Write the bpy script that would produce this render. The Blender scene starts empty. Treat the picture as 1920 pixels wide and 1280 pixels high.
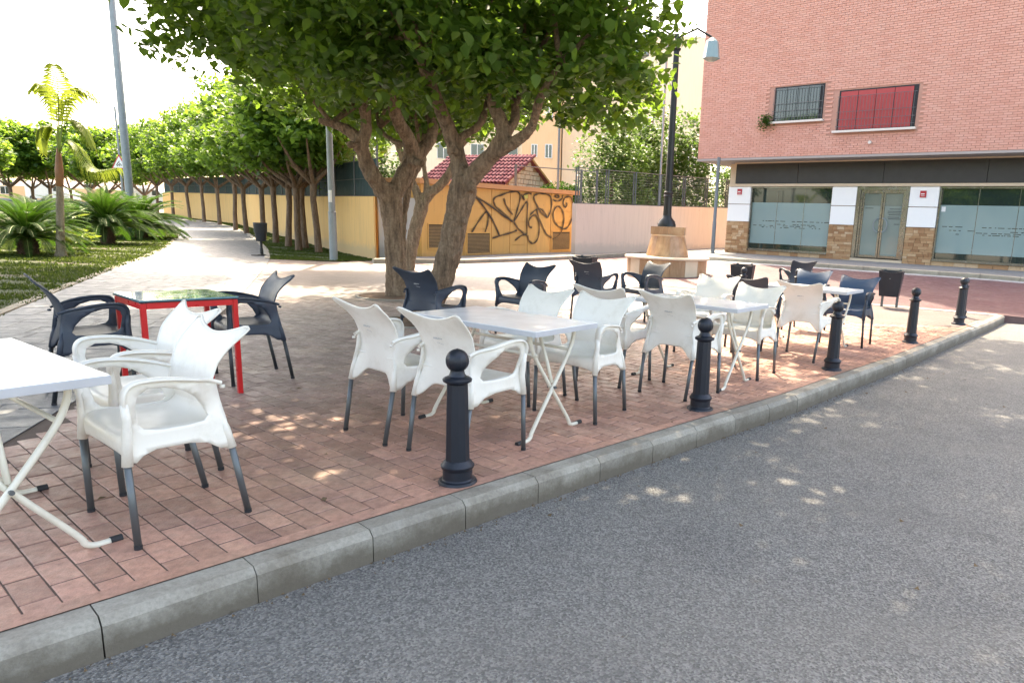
import bpy, bmesh, math, random
import numpy as np
from mathutils import Vector, Matrix, noise
from mathutils.geometry import delaunay_2d_cdt
R = math.radians
random.seed(7); rng = np.random.default_rng(7)
C = bpy.context.scene.collection
SC = bpy.context.scene

# ------------------------------------------------------------------ camera
FPX, PITCH, ROLL, PPX, PPY, EYE = 1298.4, .1973, .0430, 1152.5, 683.0, 1.31
_F = Vector((0, math.cos(PITCH), -math.sin(PITCH))); _U = Vector((0, math.sin(PITCH), math.cos(PITCH))); _X = Vector((1, 0, 0))
CX = math.cos(ROLL)*_X + math.sin(ROLL)*_U
CU = -math.sin(ROLL)*_X + math.cos(ROLL)*_U
cam = bpy.data.cameras.new('camera'); co = bpy.data.objects.new('camera', cam); C.objects.link(co)
co.matrix_world = Matrix(((CX.x, CU.x, -_F.x, 0), (CX.y, CU.y, -_F.y, 0), (CX.z, CU.z, -_F.z, EYE), (0, 0, 0, 1)))
cam.sensor_width = 36; cam.lens = 36*FPX/1920; cam.shift_x = (960-PPX)/1920; cam.shift_y = (PPY-640)/1920
cam.clip_start = .05; cam.clip_end = 900
SC.camera = co

# ------------------------------------------------------------------ light
SUN_EL, SUN_AZ = 54, -13            # azimuth measured from +Y towards +X
W = bpy.data.worlds.new('World'); SC.world = W; W.use_nodes = True
wn = W.node_tree.nodes; wl = W.node_tree.links; wn.clear()
sky = wn.new('ShaderNodeTexSky'); sky.sky_type = 'NISHITA'; sky.sun_disc = False
sky.sun_elevation = R(SUN_EL); sky.sun_rotation = R(SUN_AZ); sky.dust_density = 4.0; sky.air_density = 1.0; sky.ozone_density = 1.0
bg = wn.new('ShaderNodeBackground'); bg.inputs[1].default_value = .15
wo = wn.new('ShaderNodeOutputWorld'); wl.new(sky.outputs[0], bg.inputs[0]); wl.new(bg.outputs[0], wo.inputs[0])
sl = bpy.data.lights.new('sun', 'SUN'); sl.energy = 2.0; sl.angle = R(.55); sl.color = (1, .95, .86)
so = bpy.data.objects.new('sun', sl); C.objects.link(so)
sd = Vector((math.cos(R(SUN_EL))*math.sin(R(SUN_AZ)), math.cos(R(SUN_EL))*math.cos(R(SUN_AZ)), math.sin(R(SUN_EL))))
so.rotation_euler = sd.to_track_quat('Z', 'Y').to_euler(); so.location = (0, 0, 30)
SC.view_settings.view_transform = 'Standard'; SC.view_settings.look = 'None'; SC.view_settings.gamma = 1
SC.view_settings.exposure = 2.8
SC.view_settings.use_white_balance = True; SC.view_settings.white_balance_temperature = 8100; SC.view_settings.white_balance_tint = 10; SC.view_settings.use_curve_mapping = False

# ------------------------------------------------------------------ survey helpers
def ray(px, py):
    return (px-PPX)/FPX*CX - (py-PPY)/FPX*CU + _F
def gp(px, py, z=0.0):
    d = ray(px, py); t = (z-EYE)/d.z; return Vector((d.x*t, d.y*t, z))
def aty(px, py, Y):
    d = ray(px, py); t = Y/d.y; return Vector((d.x*t, Y, EYE+d.z*t))
def hz(y):                          # the park ground rises gently away from the camera
    P = [(24, 0), (45, .4), (60, .6), (80, 1.2), (120, 1.6), (400, 2.0)]
    if y <= P[0][0]: return 0.0
    for a, b in zip(P, P[1:]):
        if y <= b[0]: return a[1]+(b[1]-a[1])*(y-a[0])/(b[0]-a[0])
    return 2.0
def gt(px, py, dz=0.0):             # point on that ground
    z = 0.0
    p = gp(px, py, z)
    for _ in range(40):
        z = z*.6+.4*hz(min(p.y, 200)); p = gp(px, py, min(z+dz, EYE-.12))
    p.z = hz(p.y)+dz
    return p

# ------------------------------------------------------------------ mesh helpers
class MB:
    def __init__(s): s.v = []; s.f = []; s.m = []
    def add(s, vs, fs, mi=0):
        o = len(s.v); s.v += [tuple(v) for v in vs]; s.f += [tuple(i+o for i in f) for f in fs]; s.m += [mi]*len(fs); return s
    def box(s, c, d, rz=0, mi=0, rot=None):
        hx, hy, h = d[0]/2, d[1]/2, d[2]/2
        M = rot if rot is not None else Matrix.Rotation(rz, 3, 'Z'); c = Vector(c)
        vs = [c+M@Vector((x*hx, y*hy, z*h)) for z in (-1, 1) for x, y in ((-1, -1), (1, -1), (1, 1), (-1, 1))]
        return s.add(vs, [(3, 2, 1, 0), (4, 5, 6, 7), (0, 1, 5, 4), (1, 2, 6, 5), (2, 3, 7, 6), (3, 0, 4, 7)], mi)
    def bbox(s, c, d, b=.003, rz=0, mi=0):          # box with a bevelled top edge
        hx, hy = d[0]/2, d[1]/2; z0, z1 = c[2]-d[2]/2, c[2]+d[2]/2; M = Matrix.Rotation(rz, 3, 'Z'); vs = []
        for (e, z) in ((0, z0), (0, z1-b), (b, z1)):
            for x, y in ((-1, -1), (1, -1), (1, 1), (-1, 1)):
                p = M@Vector((x*(hx-e), y*(hy-e), 0)); vs.append((c[0]+p.x, c[1]+p.y, z))
        fs = [(8, 9, 10, 11)]
        for k in (0, 4):
            for i in range(4): j = (i+1) % 4; fs.append((k+i, k+j, k+4+j, k+4+i))
        return s.add(vs, fs, mi)
    def tube(s, pts, r, n=10, mi=0, cap=True, flat=None):
        pts = [Vector(p) for p in pts]; N = len(pts)
        rr = list(r) if hasattr(r, '__len__') else [r]*N
        t0 = (pts[1]-pts[0]).normalized(); up = Vector((0, 0, 1)) if abs(t0.z) < .9 else Vector((0, 1, 0))
        a = t0.cross(up).normalized(); o = len(s.v)
        for i, p in enumerate(pts):
            t = (pts[min(i+1, N-1)]-pts[max(i-1, 0)]).normalized()
            a = (a-t*a.dot(t)).normalized(); b = t.cross(a)
            for k in range(n):
                an = 2*math.pi*k/n; q = p+(a*math.cos(an)+b*math.sin(an)*(flat or 1))*rr[i]; s.v.append(tuple(q))
        for i in range(N-1):
            for k in range(n):
                j = (k+1) % n; s.f.append((o+i*n+k, o+i*n+j, o+(i+1)*n+j, o+(i+1)*n+k)); s.m.append(mi)
        if cap:
            s.f.append(tuple(o+k for k in reversed(range(n)))); s.m.append(mi)
            s.f.append(tuple(o+(N-1)*n+k for k in range(n))); s.m.append(mi)
        return s
    def lathe(s, prof, c=(0, 0, 0), n=24, mi=0, rot0=0, cap=True):
        o = len(s.v)
        for r_, z in prof:
            for k in range(n):
                an = 2*math.pi*k/n+rot0; s.v.append((c[0]+r_*math.cos(an), c[1]+r_*math.sin(an), c[2]+z))
        for i in range(len(prof)-1):
            for k in range(n):
                j = (k+1) % n; s.f.append((o+i*n+k, o+i*n+j, o+(i+1)*n+j, o+(i+1)*n+k)); s.m.append(mi)
        if cap:
            s.f.append(tuple(o+k for k in reversed(range(n)))); s.m.append(mi)
            e = o+(len(prof)-1)*n; s.f.append(tuple(e+k for k in range(n))); s.m.append(mi)
        return s
    def sheet(s, pts, mi=0):
        return s.add(pts, [tuple(range(len(pts)))], mi)
    def mesh(s, name, mats, smooth=False):
        me = bpy.data.meshes.new(name); me.from_pydata(s.v, [], s.f)
        for m in (mats if isinstance(mats, (list, tuple)) else [mats]): me.materials.append(m)
        if any(s.m): me.polygons.foreach_set('material_index', s.m)
        if smooth: me.polygons.foreach_set('use_smooth', [True]*len(me.polygons))
        me.update(); return me
    def build(s, name, mats, parent=None, smooth=False, auto=None):
        o = link(name, s.mesh(name, mats, smooth or auto is not None), parent)
        if auto is not None: autosmooth(o.data, auto)
        return o
def autosmooth(me, deg):
    bm = bmesh.new(); bm.from_mesh(me); lim = R(deg)
    for e in bm.edges:
        if len(e.link_faces) == 2: e.smooth = e.calc_face_angle(0) < lim
    bm.to_mesh(me); bm.free()
def link(name, data, parent=None):
    o = bpy.data.objects.new(name, data); C.objects.link(o)
    if parent is not None: o.parent = parent
    return o
def tag(o, label, cat, group=None):
    o['label'] = label; o['category'] = cat
    if group: o['group'] = group
    return o
def thing(name, label, cat, loc=(0, 0, 0), rz=0, group=None):
    o = bpy.data.objects.new(name, None); C.objects.link(o); o.location = loc; o.rotation_euler = (0, 0, rz); o.empty_display_size = .2
    return tag(o, label, cat, group)
def struct(o): o['kind'] = 'structure'; return o
def stuff(o): o['kind'] = 'stuff'; return o
def dup(root, loc, rz, label, group=None, sc=1.0):
    r_ = root.copy(); C.objects.link(r_); r_.location = loc; r_.rotation_euler = (0, 0, rz); r_.scale = (sc,)*3; r_['label'] = label
    if group: r_['group'] = group
    for ch in list(root.children):
        c = ch.copy(); C.objects.link(c); c.parent = r_
        for g in ch.children:
            d = g.copy(); C.objects.link(d); d.parent = c
    return r_
def mods(o, sub=0, solid=0, bevel=0, seg=2, off=0):
    if solid: m = o.modifiers.new('s', 'SOLIDIFY'); m.thickness = solid; m.offset = off
    if bevel: m = o.modifiers.new('b', 'BEVEL'); m.width = bevel; m.segments = seg; m.limit_method = 'ANGLE'
    if sub: m = o.modifiers.new('u', 'SUBSURF'); m.levels = sub; m.render_levels = sub
    return o
def pip(x, y, poly):
    c = False; n = len(poly)
    for i in range(n):
        x1, y1 = poly[i][:2]; x2, y2 = poly[i-1][:2]
        if (y1 > y) != (y2 > y) and x < (x2-x1)*(y-y1)/(y2-y1)+x1: c = not c
    return c

# ------------------------------------------------------------------ materials
class NT:
    def __init__(s, name):
        s.mat = bpy.data.materials.new(name); s.mat.use_nodes = True; s.t = s.mat.node_tree; s.n = s.t.nodes; s.n.clear()
        s.out = s.n.new('ShaderNodeOutputMaterial'); s.b = s.n.new('ShaderNodeBsdfPrincipled'); s.t.links.new(s.b.outputs[0], s.out.inputs[0])
        s.pos = None
    def L(s, a, b): s.t.links.new(a, b)
    def coord(s, world=True):
        if world: return s.n.new('ShaderNodeNewGeometry').outputs['Position']
        return s.n.new('ShaderNodeTexCoord').outputs['Object']
    def mapn(s, vec, scale=(1, 1, 1), rz=0):
        m = s.n.new('ShaderNodeMapping'); m.inputs['Scale'].default_value = scale; m.inputs['Rotation'].default_value = (0, 0, rz); s.L(vec, m.inputs[0]); return m.outputs[0]
    def noise(s, vec, sc, det=4, rough=.55, out='Fac'):
        n = s.n.new('ShaderNodeTexNoise'); n.inputs['Scale'].default_value = sc; n.inputs['Detail'].default_value = det; n.inputs['Roughness'].default_value = rough
        s.L(vec, n.inputs['Vector']); return n.outputs[out]
    def vor(s, vec, sc, feat='F1', out='Distance'):
        n = s.n.new('ShaderNodeTexVoronoi'); n.feature = feat; n.inputs['Scale'].default_value = sc; s.L(vec, n.inputs['Vector']); return n.outputs[out]
    def ramp(s, fac, stops):
        r_ = s.n.new('ShaderNodeValToRGB'); e = r_.color_ramp.elements
        while len(e) < len(stops): e.new(.5)
        for el, (p, c) in zip(e, stops): el.position = p; el.color = (c if len(c) == 4 else (*c, 1)) if hasattr(c, '__len__') else (c, c, c, 1)
        s.L(fac, r_.inputs[0]); return r_.outputs[0]
    def mix(s, a, b, fac, mode='MIX'):
        m = s.n.new('ShaderNodeMix'); m.data_type = 'RGBA'; m.blend_type = mode
        for inp, v in ((m.inputs[0], fac), (m.inputs[6], a), (m.inputs[7], b)):
            if hasattr(v, 'links') or isinstance(v, bpy.types.NodeSocket): s.L(v, inp)
            elif hasattr(v, '__len__'): inp.default_value = (*v[:3], 1)
            else: inp.default_value = v
        return m.outputs[2]
    def math(s, op, a, b=0.0):
        m = s.n.new('ShaderNodeMath'); m.operation = op
        for inp, v in ((m.inputs[0], a), (m.inputs[1], b)):
            if isinstance(v, bpy.types.NodeSocket): s.L(v, inp)
            else: inp.default_value = v
        return m.outputs[0]
    def set(s, col=None, rough=None, metal=0, spec=None, coat=None):
        for k, v in (('Base Color', col), ('Roughness', rough), ('Metallic', metal), ('Specular IOR Level', spec), ('Coat Weight', coat)):
            if v is None: continue
            if isinstance(v, bpy.types.NodeSocket): s.L(v, s.b.inputs[k])
            elif hasattr(v, '__len__'): s.b.inputs[k].default_value = (*v[:3], 1)
            else: s.b.inputs[k].default_value = v
    def bump(s, h, strength=.3, dist=.01, prev=None):
        b = s.n.new('ShaderNodeBump'); b.inputs['Strength'].default_value = strength; b.inputs['Distance'].default_value = dist
        s.L(h, b.inputs['Height'])
        if prev: s.L(prev, b.inputs['Normal'])
        s.L(b.outputs[0], s.b.inputs['Normal']); return b.outputs[0]
def mat(name, col, rough=.6, metal=0, var=.12, vs=8, bump=0, bs=60, world=False, spec=None, bd=.003, coat=None, dirt=None):
    t = NT(name); p = t.coord(world); n = t.noise(p, vs)
    c = t.mix(tuple(x*(1-var) for x in col), tuple(min(1, x*(1+var)) for x in col), n)
    if dirt: c = t.mix(c, dirt, t.ramp(t.noise(p, vs*.6, 8, .7), [(.52, 0), (.75, .6)]))
    t.set(c, t.ramp(t.noise(p, vs*2.5), [(.3, max(0, rough-.06)), (.7, min(1, rough+.08))]), metal, spec, coat)
    if bump: t.bump(t.noise(p, bs, 5), bump, bd)
    return t.mat
M = {}
M['resin'] = mat('white_resin', (.80, .765, .70), .38, var=.03, vs=4, bump=.06, bs=300, bd=.0006, dirt=(.62, .58, .50))
def chair_wear(m, dirt):
    nt = m.node_tree; b = next(n for n in nt.nodes if n.type == 'BSDF_PRINCIPLED'); src = b.inputs['Base Color'].links[0].from_socket
    oi = nt.nodes.new('ShaderNodeObjectInfo'); tc = nt.nodes.new('ShaderNodeTexCoord'); ad = nt.nodes.new('ShaderNodeVectorMath'); ad.operation = 'ADD'
    nt.links.new(tc.outputs['Object'], ad.inputs[0]); nt.links.new(oi.outputs['Location'], ad.inputs[1])
    n = nt.nodes.new('ShaderNodeTexNoise'); n.inputs['Scale'].default_value = 7; n.inputs['Detail'].default_value = 9; n.inputs['Roughness'].default_value = .72; nt.links.new(ad.outputs[0], n.inputs['Vector'])
    r_ = nt.nodes.new('ShaderNodeValToRGB'); r_.color_ramp.elements[0].position = .5; r_.color_ramp.elements[0].color = (0, 0, 0, 1); r_.color_ramp.elements[1].position = .8; r_.color_ramp.elements[1].color = (.75, .75, .75, 1); nt.links.new(n.outputs[0], r_.inputs[0])
    mx = nt.nodes.new('ShaderNodeMix'); mx.data_type = 'RGBA'; mx.inputs[7].default_value = (*dirt, 1); nt.links.new(r_.outputs[0], mx.inputs[0]); nt.links.new(src, mx.inputs[6]); nt.links.new(mx.outputs[2], b.inputs['Base Color'])
chair_wear(M['resin'], (.60, .55, .46))
M['dark_resin'] = mat('charcoal_resin', (.034, .047, .070), .48, var=.12, vs=5, bump=.08, bs=300, bd=.0006)
M['sky_sheen_resin'] = mat('charcoal_resin_sky_sheen', (.035, .072, .14), .4, var=.10, vs=5, bump=.08, bs=300, bd=.0006)  # charcoal resin with the blue sky reflection painted into its colour
M['leg_grey'] = mat('grey_anodised_leg', (.13, .145, .155), .42, .55, var=.08)
M['leg_dark'] = mat('dark_anodised_leg', (.045, .05, .055), .42, .4, var=.08)
M['rubber'] = mat('black_rubber', (.015, .016, .02), .6)
M['cream_tube'] = mat('cream_painted_tube', (.72, .68, .58), .35, var=.04, dirt=(.5, .44, .35))
M['tabletop'] = mat('white_laminate', (.86, .87, .88), .2, var=.02, vs=3, coat=.2)
M['tableedge'] = mat('grey_table_edge', (.46, .47, .50), .4)
M['red_metal'] = mat('red_painted_metal', (.60, .012, .015), .32, var=.06)
M['glass_top'] = mat('sky_tinted_glass_top', (.12, .27, .33), .1, var=.25, vs=6, coat=.6)  # blue of the reflected sky is put into the glass colour
M['iron'] = mat('blue_black_cast_iron', (.013, .017, .027), .42, .25, var=.2, vs=12, bump=.15, bs=90, bd=.001)
M['black_iron'] = mat('black_painted_iron', (.014, .015, .017), .4, .2, var=.2, bump=.1, bs=60, bd=.001)
M['galv'] = mat('galvanised_grey_pole', (.24, .27, .29), .5, .35, var=.15, vs=6, world=True, dirt=(.16, .17, .17))
M['galv_dark'] = mat('dark_grey_pole', (.15, .165, .175), .5, .3, var=.15, vs=6, world=True)
M['paper'] = mat('white_paper', (.75, .75, .74), .7)
M['chrome'] = mat('brushed_steel_frame', (.24, .235, .215), .22, .9, var=.25, vs=3)
M['white_panel'] = mat('white_wall_panel', (.82, .82, .81), .4, var=.02, world=True)
M['beige_trim'] = mat('beige_stone_trim', (.58, .46, .33), .7, var=.1, world=True, bump=.1)
M['sill'] = mat('pale_stone_sill', (.62, .57, .52), .6, var=.08, world=True)
M['soffit'] = mat('grey_beige_soffit', (.34, .30, .28), .8, var=.08, world=True)
M['slat'] = mat('brown_louvre_metal', (.30, .20, .10), .5, .3, var=.2, world=True)
M['printgrey'] = mat('faded_grey_print', (.40, .40, .40), .6)
M['blackpaint'] = mat('black_spray_paint', (.028, .024, .022), .45, var=.3, vs=14, world=True)
M['faint_paint'] = mat('faded_brown_spray_paint', (.24, .14, .05), .6, var=.3, vs=14, world=True)
M['sign_red'] = mat('red_sign', (.45, .02, .03), .4)
M['dark_int'] = mat('dark_interior', (.02, .02, .022), .8)
M['green_mesh'] = mat('green_blue_windscreen', (.012, .045, .052), .8, var=.4, vs=2, world=True)
M['fence_metal'] = mat('fence_metal', (.10, .105, .11), .5, .4, world=True)

def m_pink_brick():
    t = NT('pink_facade_brick'); p = t.coord(); g = t.n.new('ShaderNodeNewGeometry'); oi = t.n.new('ShaderNodeObjectInfo')
    rr = t.math('FRACT', t.math('ADD', g.outputs['Random Per Island'], oi.outputs['Random']))
    c = t.ramp(rr, [(0, (.56, .27, .205)), (.5, (.59, .295, .228)), (1, (.62, .325, .258))])
    c = t.mix(c, (.62, .36, .28), t.ramp(t.noise(p, 1.6, 5), [(.45, 0), (.75, .35)]))
    t.set(c, .85); t.bump(t.noise(p, 60, 5), .25, .004); return t.mat
def m_stone():
    t = NT('ochre_cladding_stone'); p = t.coord(); g = t.n.new('ShaderNodeNewGeometry'); oi = t.n.new('ShaderNodeObjectInfo')
    rr = t.math('FRACT', t.math('ADD', g.outputs['Random Per Island'], oi.outputs['Random']))
    c = t.ramp(rr, [(0, (.30, .15, .07)), (.35, (.40, .22, .11)), (.7, (.48, .30, .16)), (1, (.56, .40, .26))])
    c = t.mix(c, (.30, .17, .08), t.ramp(t.noise(p, 22, 6, .7), [(.45, 0), (.8, .6)]))
    t.set(c, .8); t.bump(t.noise(p, 45, 6), .5, .008); return t.mat
M['pinkbrick'] = m_pink_brick(); M['cladding'] = m_stone()
M['mortar'] = mat('pale_pink_mortar', (.44, .235, .18), .9, world=True)
M['mortar2'] = mat('brown_mortar', (.28, .17, .09), .9, world=True)

def paver_mat(name, warm, cool, dark, axis=True):
    # stamped concrete paver: terracotta near the kerb, wearing to grey-mauve towards the path
    t = NT(name); p = t.coord(); g = t.n.new('ShaderNodeNewGeometry'); oi = t.n.new('ShaderNodeObjectInfo')
    rr = t.math('FRACT', t.math('ADD', g.outputs['Random Per Island'], oi.outputs['Random']))
    sep = t.n.new('ShaderNodeSeparateXYZ'); t.L(p, sep.inputs[0])
    # distance from the kerb line (kerb runs along (.64,.77) from (-1.39,2.45))
    d = t.math('ADD', t.math('MULTIPLY', sep.outputs[0], -.77), t.math('MULTIPLY', sep.outputs[1], .64))
    d = t.math('ADD', t.math('SUBTRACT', d, 2.64), t.math('MULTIPLY', t.math('SUBTRACT', t.noise(p, .55, 3), .5), 2.2))
    k = t.ramp(t.math('DIVIDE', d, 5.2), [(.0, 0), (.25, .18), (.55, .75), (1, 1)])
    base = t.mix(warm, cool, k)
    base = t.mix(base, t.mix(base, dark, .6), t.ramp(t.noise(p, 2.4, 5, .6), [(.42, 0), (.7, .8)]))
    base = t.mix(base, (.48, .335, .24), t.ramp(t.noise(t.mapn(p, (1, 1, 1)), 1.1, 4), [(.52, 0), (.72, .45)]))
    v = t.n.new('ShaderNodeHueSaturation'); t.L(base, v.inputs['Color']); t.L(t.ramp(rr, [(0, .74), (1, 1.18)]), v.inputs['Value'])
    fine = t.noise(p, 28, 7, .72); stains = t.ramp(fine, [(.35, .72), (.6, 1.06)])
    c = t.mix(v.outputs[0], stains, 1.0, 'MULTIPLY')
    t.set(c, t.ramp(t.noise(p, 9, 6), [(.3, .36), (.7, .68)]))
    h = t.math('ADD', t.noise(t.mapn(p, (1.3, 1, 1), .6), 16, 7, .7), t.math('MULTIPLY', t.noise(p, 90, 4), .35))
    t.bump(h, .5, .012); return t.mat
M['paver'] = paver_mat('stamped_terracotta_paver', (.49, .255, .185), (.30, .235, .215), (.25, .155, .14))
def m_joint():
    t = NT('dark_joint'); p = t.coord(); c = t.mix((.055, .035, .03), (.15, .10, .075), t.noise(p, 5, 5)); t.set(c, .85); t.bump(t.noise(p, 60, 5), .3, .004); return t.mat
M['joint'] = m_joint()
def m_plaza():
    t = NT('plaza_stamped_brick'); p = t.coord(); q = t.mapn(p, (1, 1, 1), R(38))
    br = t.n.new('ShaderNodeTexBrick'); br.inputs['Scale'].default_value = 1; br.inputs['Mortar Size'].default_value = .008
    br.inputs['Brick Width'].default_value = .21; br.inputs['Row Height'].default_value = .105; br.inputs['Bias'].default_value = 0
    br.inputs['Color1'].default_value = (.13, .10, .095, 1); br.inputs['Color2'].default_value = (.16, .13, .12, 1); br.inputs['Mortar'].default_value = (.08, .06, .056, 1)
    t.L(q, br.inputs['Vector'])
    c = t.mix(br.outputs['Color'], (.125, .096, .095), t.ramp(t.noise(p, .8, 5), [(.4, 0), (.7, .7)]))
    c = t.mix(c, (.21, .185, .17), t.ramp(t.noise(p, 2.3, 5), [(.5, 0), (.8, .5)]))
    t.set(c, .55); n1 = t.bump(br.outputs['Fac'], .5, -.006); t.bump(t.noise(p, 14, 6, .7), .4, .02, n1); return t.mat
M['plaza'] = m_plaza()
def m_slab(name, a, b, c3):
    t = NT(name); p = t.coord(); g = t.n.new('ShaderNodeNewGeometry'); oi = t.n.new('ShaderNodeObjectInfo')
    rr = t.math('FRACT', t.math('ADD', g.outputs['Random Per Island'], oi.outputs['Random']))
    c = t.mix(a, b, rr); c = t.mix(c, c3, t.ramp(t.noise(p, 1.3, 6, .65), [(.4, 0), (.72, .7)]))
    c = t.mix(c, t.ramp(t.noise(p, 30, 6, .7), [(.3, .75), (.6, 1.05)]), 1.0, 'MULTIPLY')
    t.set(c, t.ramp(t.noise(p, 7, 5), [(.3, .38), (.7, .66)]))
    t.bump(t.noise(t.mapn(p, (1, 1.8, 1), .5), 7, 8, .68), .65, .02); return t.mat
M['slab'] = m_slab('grey_slate_stamped_path', (.112, .122, .133), (.135, .142, .151), (.165, .17, .176))
M['slabjoint'] = mat('path_joint', (.09, .097, .104), .8, world=True, bump=.4, bs=20, bd=.01)
M['redstreet'] = m_slab('red_stamped_street', (.095, .042, .048), (.115, .055, .06), (.15, .10, .098))
M['greystrip'] = m_slab('pale_edge_strip', (.30, .28, .26), (.33, .31, .28), (.25, .235, .22))
def m_asphalt():
    t = NT('asphalt'); p = t.coord()
    c = t.mix((.155, .151, .144), (.205, .20, .19), t.noise(p, 1.1, 4))
    vo = t.vor(p, 125, 'F1', 'Distance'); vc = t.vor(p, 125, 'F1', 'Color')
    bw = t.n.new('ShaderNodeRGBToBW'); t.L(vc, bw.inputs[0])
    c = t.mix(c, t.ramp(bw.outputs[0], [(.15, (.065, .064, .064)), (.5, (.17, .167, .163)), (.85, (.34, .33, .31))]), .7)
    c = t.mix(c, (.22, .20, .175), t.ramp(t.noise(p, 24, 6, .75), [(.56, 0), (.74, .55)]))
    c = t.mix(c, (.075, .075, .08), t.ramp(t.noise(p, .9, 6, .65), [(.5, 0), (.75, .5)]))
    c = t.mix(c, (.24, .225, .20), t.ramp(t.noise(t.mapn(p, (.35, 1.4, 1), R(-50)), .8, 5), [(.52, 0), (.75, .35)]))
    t.set(c, t.ramp(t.noise(p, 5), [(.3, .62), (.7, .85)]))
    t.bump(t.math('ADD', vo, t.math('MULTIPLY', t.noise(p, 40, 6, .7), 1.2)), .85, .012); return t.mat
M['asphalt'] = m_asphalt()
def m_kerb(name, a, b, st):
    t = NT(name); p = t.coord(); oi = t.n.new('ShaderNodeObjectInfo'); c = t.mix(a, b, oi.outputs['Random'])
    c = t.mix(c, st, t.ramp(t.noise(p, 3.5, 7, .7), [(.45, 0), (.7, .75)]))
    c = t.mix(c, t.ramp(t.noise(p, 70, 5, .7), [(.3, .75), (.6, 1.05)]), 1.0, 'MULTIPLY')
    sep = t.n.new('ShaderNodeSeparateXYZ'); t.L(p, sep.inputs[0])
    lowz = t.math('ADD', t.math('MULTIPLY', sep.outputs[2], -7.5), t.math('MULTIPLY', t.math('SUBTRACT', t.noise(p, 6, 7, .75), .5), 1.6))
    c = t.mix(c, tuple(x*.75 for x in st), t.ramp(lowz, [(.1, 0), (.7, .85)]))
    t.set(c, .8); t.bump(t.noise(p, 55, 7, .7), .5, .006); return t.mat
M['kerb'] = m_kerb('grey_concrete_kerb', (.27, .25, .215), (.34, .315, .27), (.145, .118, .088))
M['kerb_pale'] = m_kerb('pale_concrete_kerb', (.32, .28, .22), (.37, .33, .26), (.24, .20, .16))
M['pavement'] = m_kerb('grey_pavement', (.15, .15, .15), (.18, .18, .18), (.12, .116, .112))
M['gutter'] = m_kerb('pale_gutter_stone', (.28, .285, .29), (.32, .325, .325), (.22, .22, .22))
def m_wall(name, a, b, st, low, z0=.0, z1=.6):
    t = NT(name); p = t.coord(); c = t.mix(a, b, t.noise(p, .7, 4)); sep = t.n.new('ShaderNodeSeparateXYZ'); t.L(p, sep.inputs[0])
    streak = t.noise(t.mapn(p, (9, 9, .7)), 1, 5, .7)
    c = t.mix(c, st, t.ramp(streak, [(.48, 0), (.70, .8)]))
    zf = t.ramp(t.math('ADD', t.math('DIVIDE', t.math('SUBTRACT', sep.outputs[2], z0), z1-z0), t.math('MULTIPLY', t.noise(p, 4, 6, .7), -.9)), [(0, .75), (.35, 0)])
    c = t.mix(c, low, zf)
    chips = t.ramp(t.noise(t.mapn(p, (5, 5, 1.6)), 1.5, 8, .75), [(.655, 0), (.675, 1)])
    c = t.mix(c, (.10, .09, .08), t.math('MULTIPLY', chips, .7))
    t.set(c, .85); t.bump(t.noise(p, 30, 6), .25, .006); return t.mat
M['yellow'] = m_wall('yellow_ochre_render', (.72, .43, .16), (.78, .49, .20), (.60, .37, .16), (.50, .36, .20))
M['box_yellow'] = m_wall('yellow_metal_kiosk', (.60, .33, .10), (.65, .37, .13), (.53, .30, .11), (.45, .27, .12), 0, .3)
M['slab_orange'] = mat('orange_roof_slab', (.52, .25, .11), .8, world=True, var=.12, vs=2, bump=.15)
M['pinkwall'] = m_wall('pale_pink_render', (.66, .52, .43), (.70, .56, .47), (.60, .47, .39), (.50, .42, .36), .2, .8)
M['greywall'] = m_wall('pale_grey_render', (.40, .39, .39), (.45, .44, .44), (.36, .35, .35), (.3, .29, .28))
M['creamb'] = m_wall('cream_block_render', (.78, .66, .48), (.82, .71, .54), (.74, .62, .45), (.7, .6, .45), -3, -2)
M['peachb'] = m_wall('peach_block_render', (.70, .46, .26), (.74, .5, .3), (.64, .42, .24), (.6, .42, .25), -3, -2)
M['whiteb'] = mat('white_render', (.74, .74, .72), .8, world=True)
def m_roof():
    t = NT('red_roof_tile'); p = t.coord(); oi = t.n.new('ShaderNodeObjectInfo'); g = t.n.new('ShaderNodeNewGeometry')
    rr = t.math('FRACT', t.math('ADD', g.outputs['Random Per Island'], oi.outputs['Random']))
    c = t.ramp(rr, [(0, (.13, .045, .055)), (.6, (.165, .062, .072)), (1, (.20, .09, .095))]); t.set(c, .95, spec=.1); t.bump(t.noise(p, 30, 5), .2, .01); return t.mat
M['tile'] = m_roof()
def m_marble():
    t = NT('veined_brown_marble'); p = t.coord(); w = t.n.new('ShaderNodeTexWave'); w.wave_type = 'BANDS'; w.bands_direction = 'X'
    w.inputs['Scale'].default_value = 1.4; w.inputs['Distortion'].default_value = 16; w.inputs['Detail'].default_value = 5; w.inputs['Detail Scale'].default_value = 2.2
    oi = t.n.new('ShaderNodeObjectInfo')
    t.L(t.mapn(p, (1, 1, .35)), w.inputs['Vector'])
    c = t.ramp(w.outputs['Fac'], [(0, (.33, .19, .10)), (.35, (.37, .215, .12)), (.7, (.40, .24, .135)), (1, (.36, .21, .115))])
    c = t.mix(c, (.60, .42, .25), t.ramp(t.noise(p, 3, 6), [(.5, 0), (.75, .6)]))
    v = t.n.new('ShaderNodeHueSaturation'); t.L(c, v.inputs['Color']); t.L(t.ramp(oi.outputs['Random'], [(0, .85), (1, 1.15)]), v.inputs['Value'])
    t.set(v.outputs[0], .32); t.bump(t.noise(p, 20, 5), .1, .004); return t.mat
M['marble'] = m_marble()
M['marble_pale'] = mat('cream_marble', (.62, .50, .37), .35, world=True, var=.14, vs=4, dirt=(.5, .38, .26))
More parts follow.
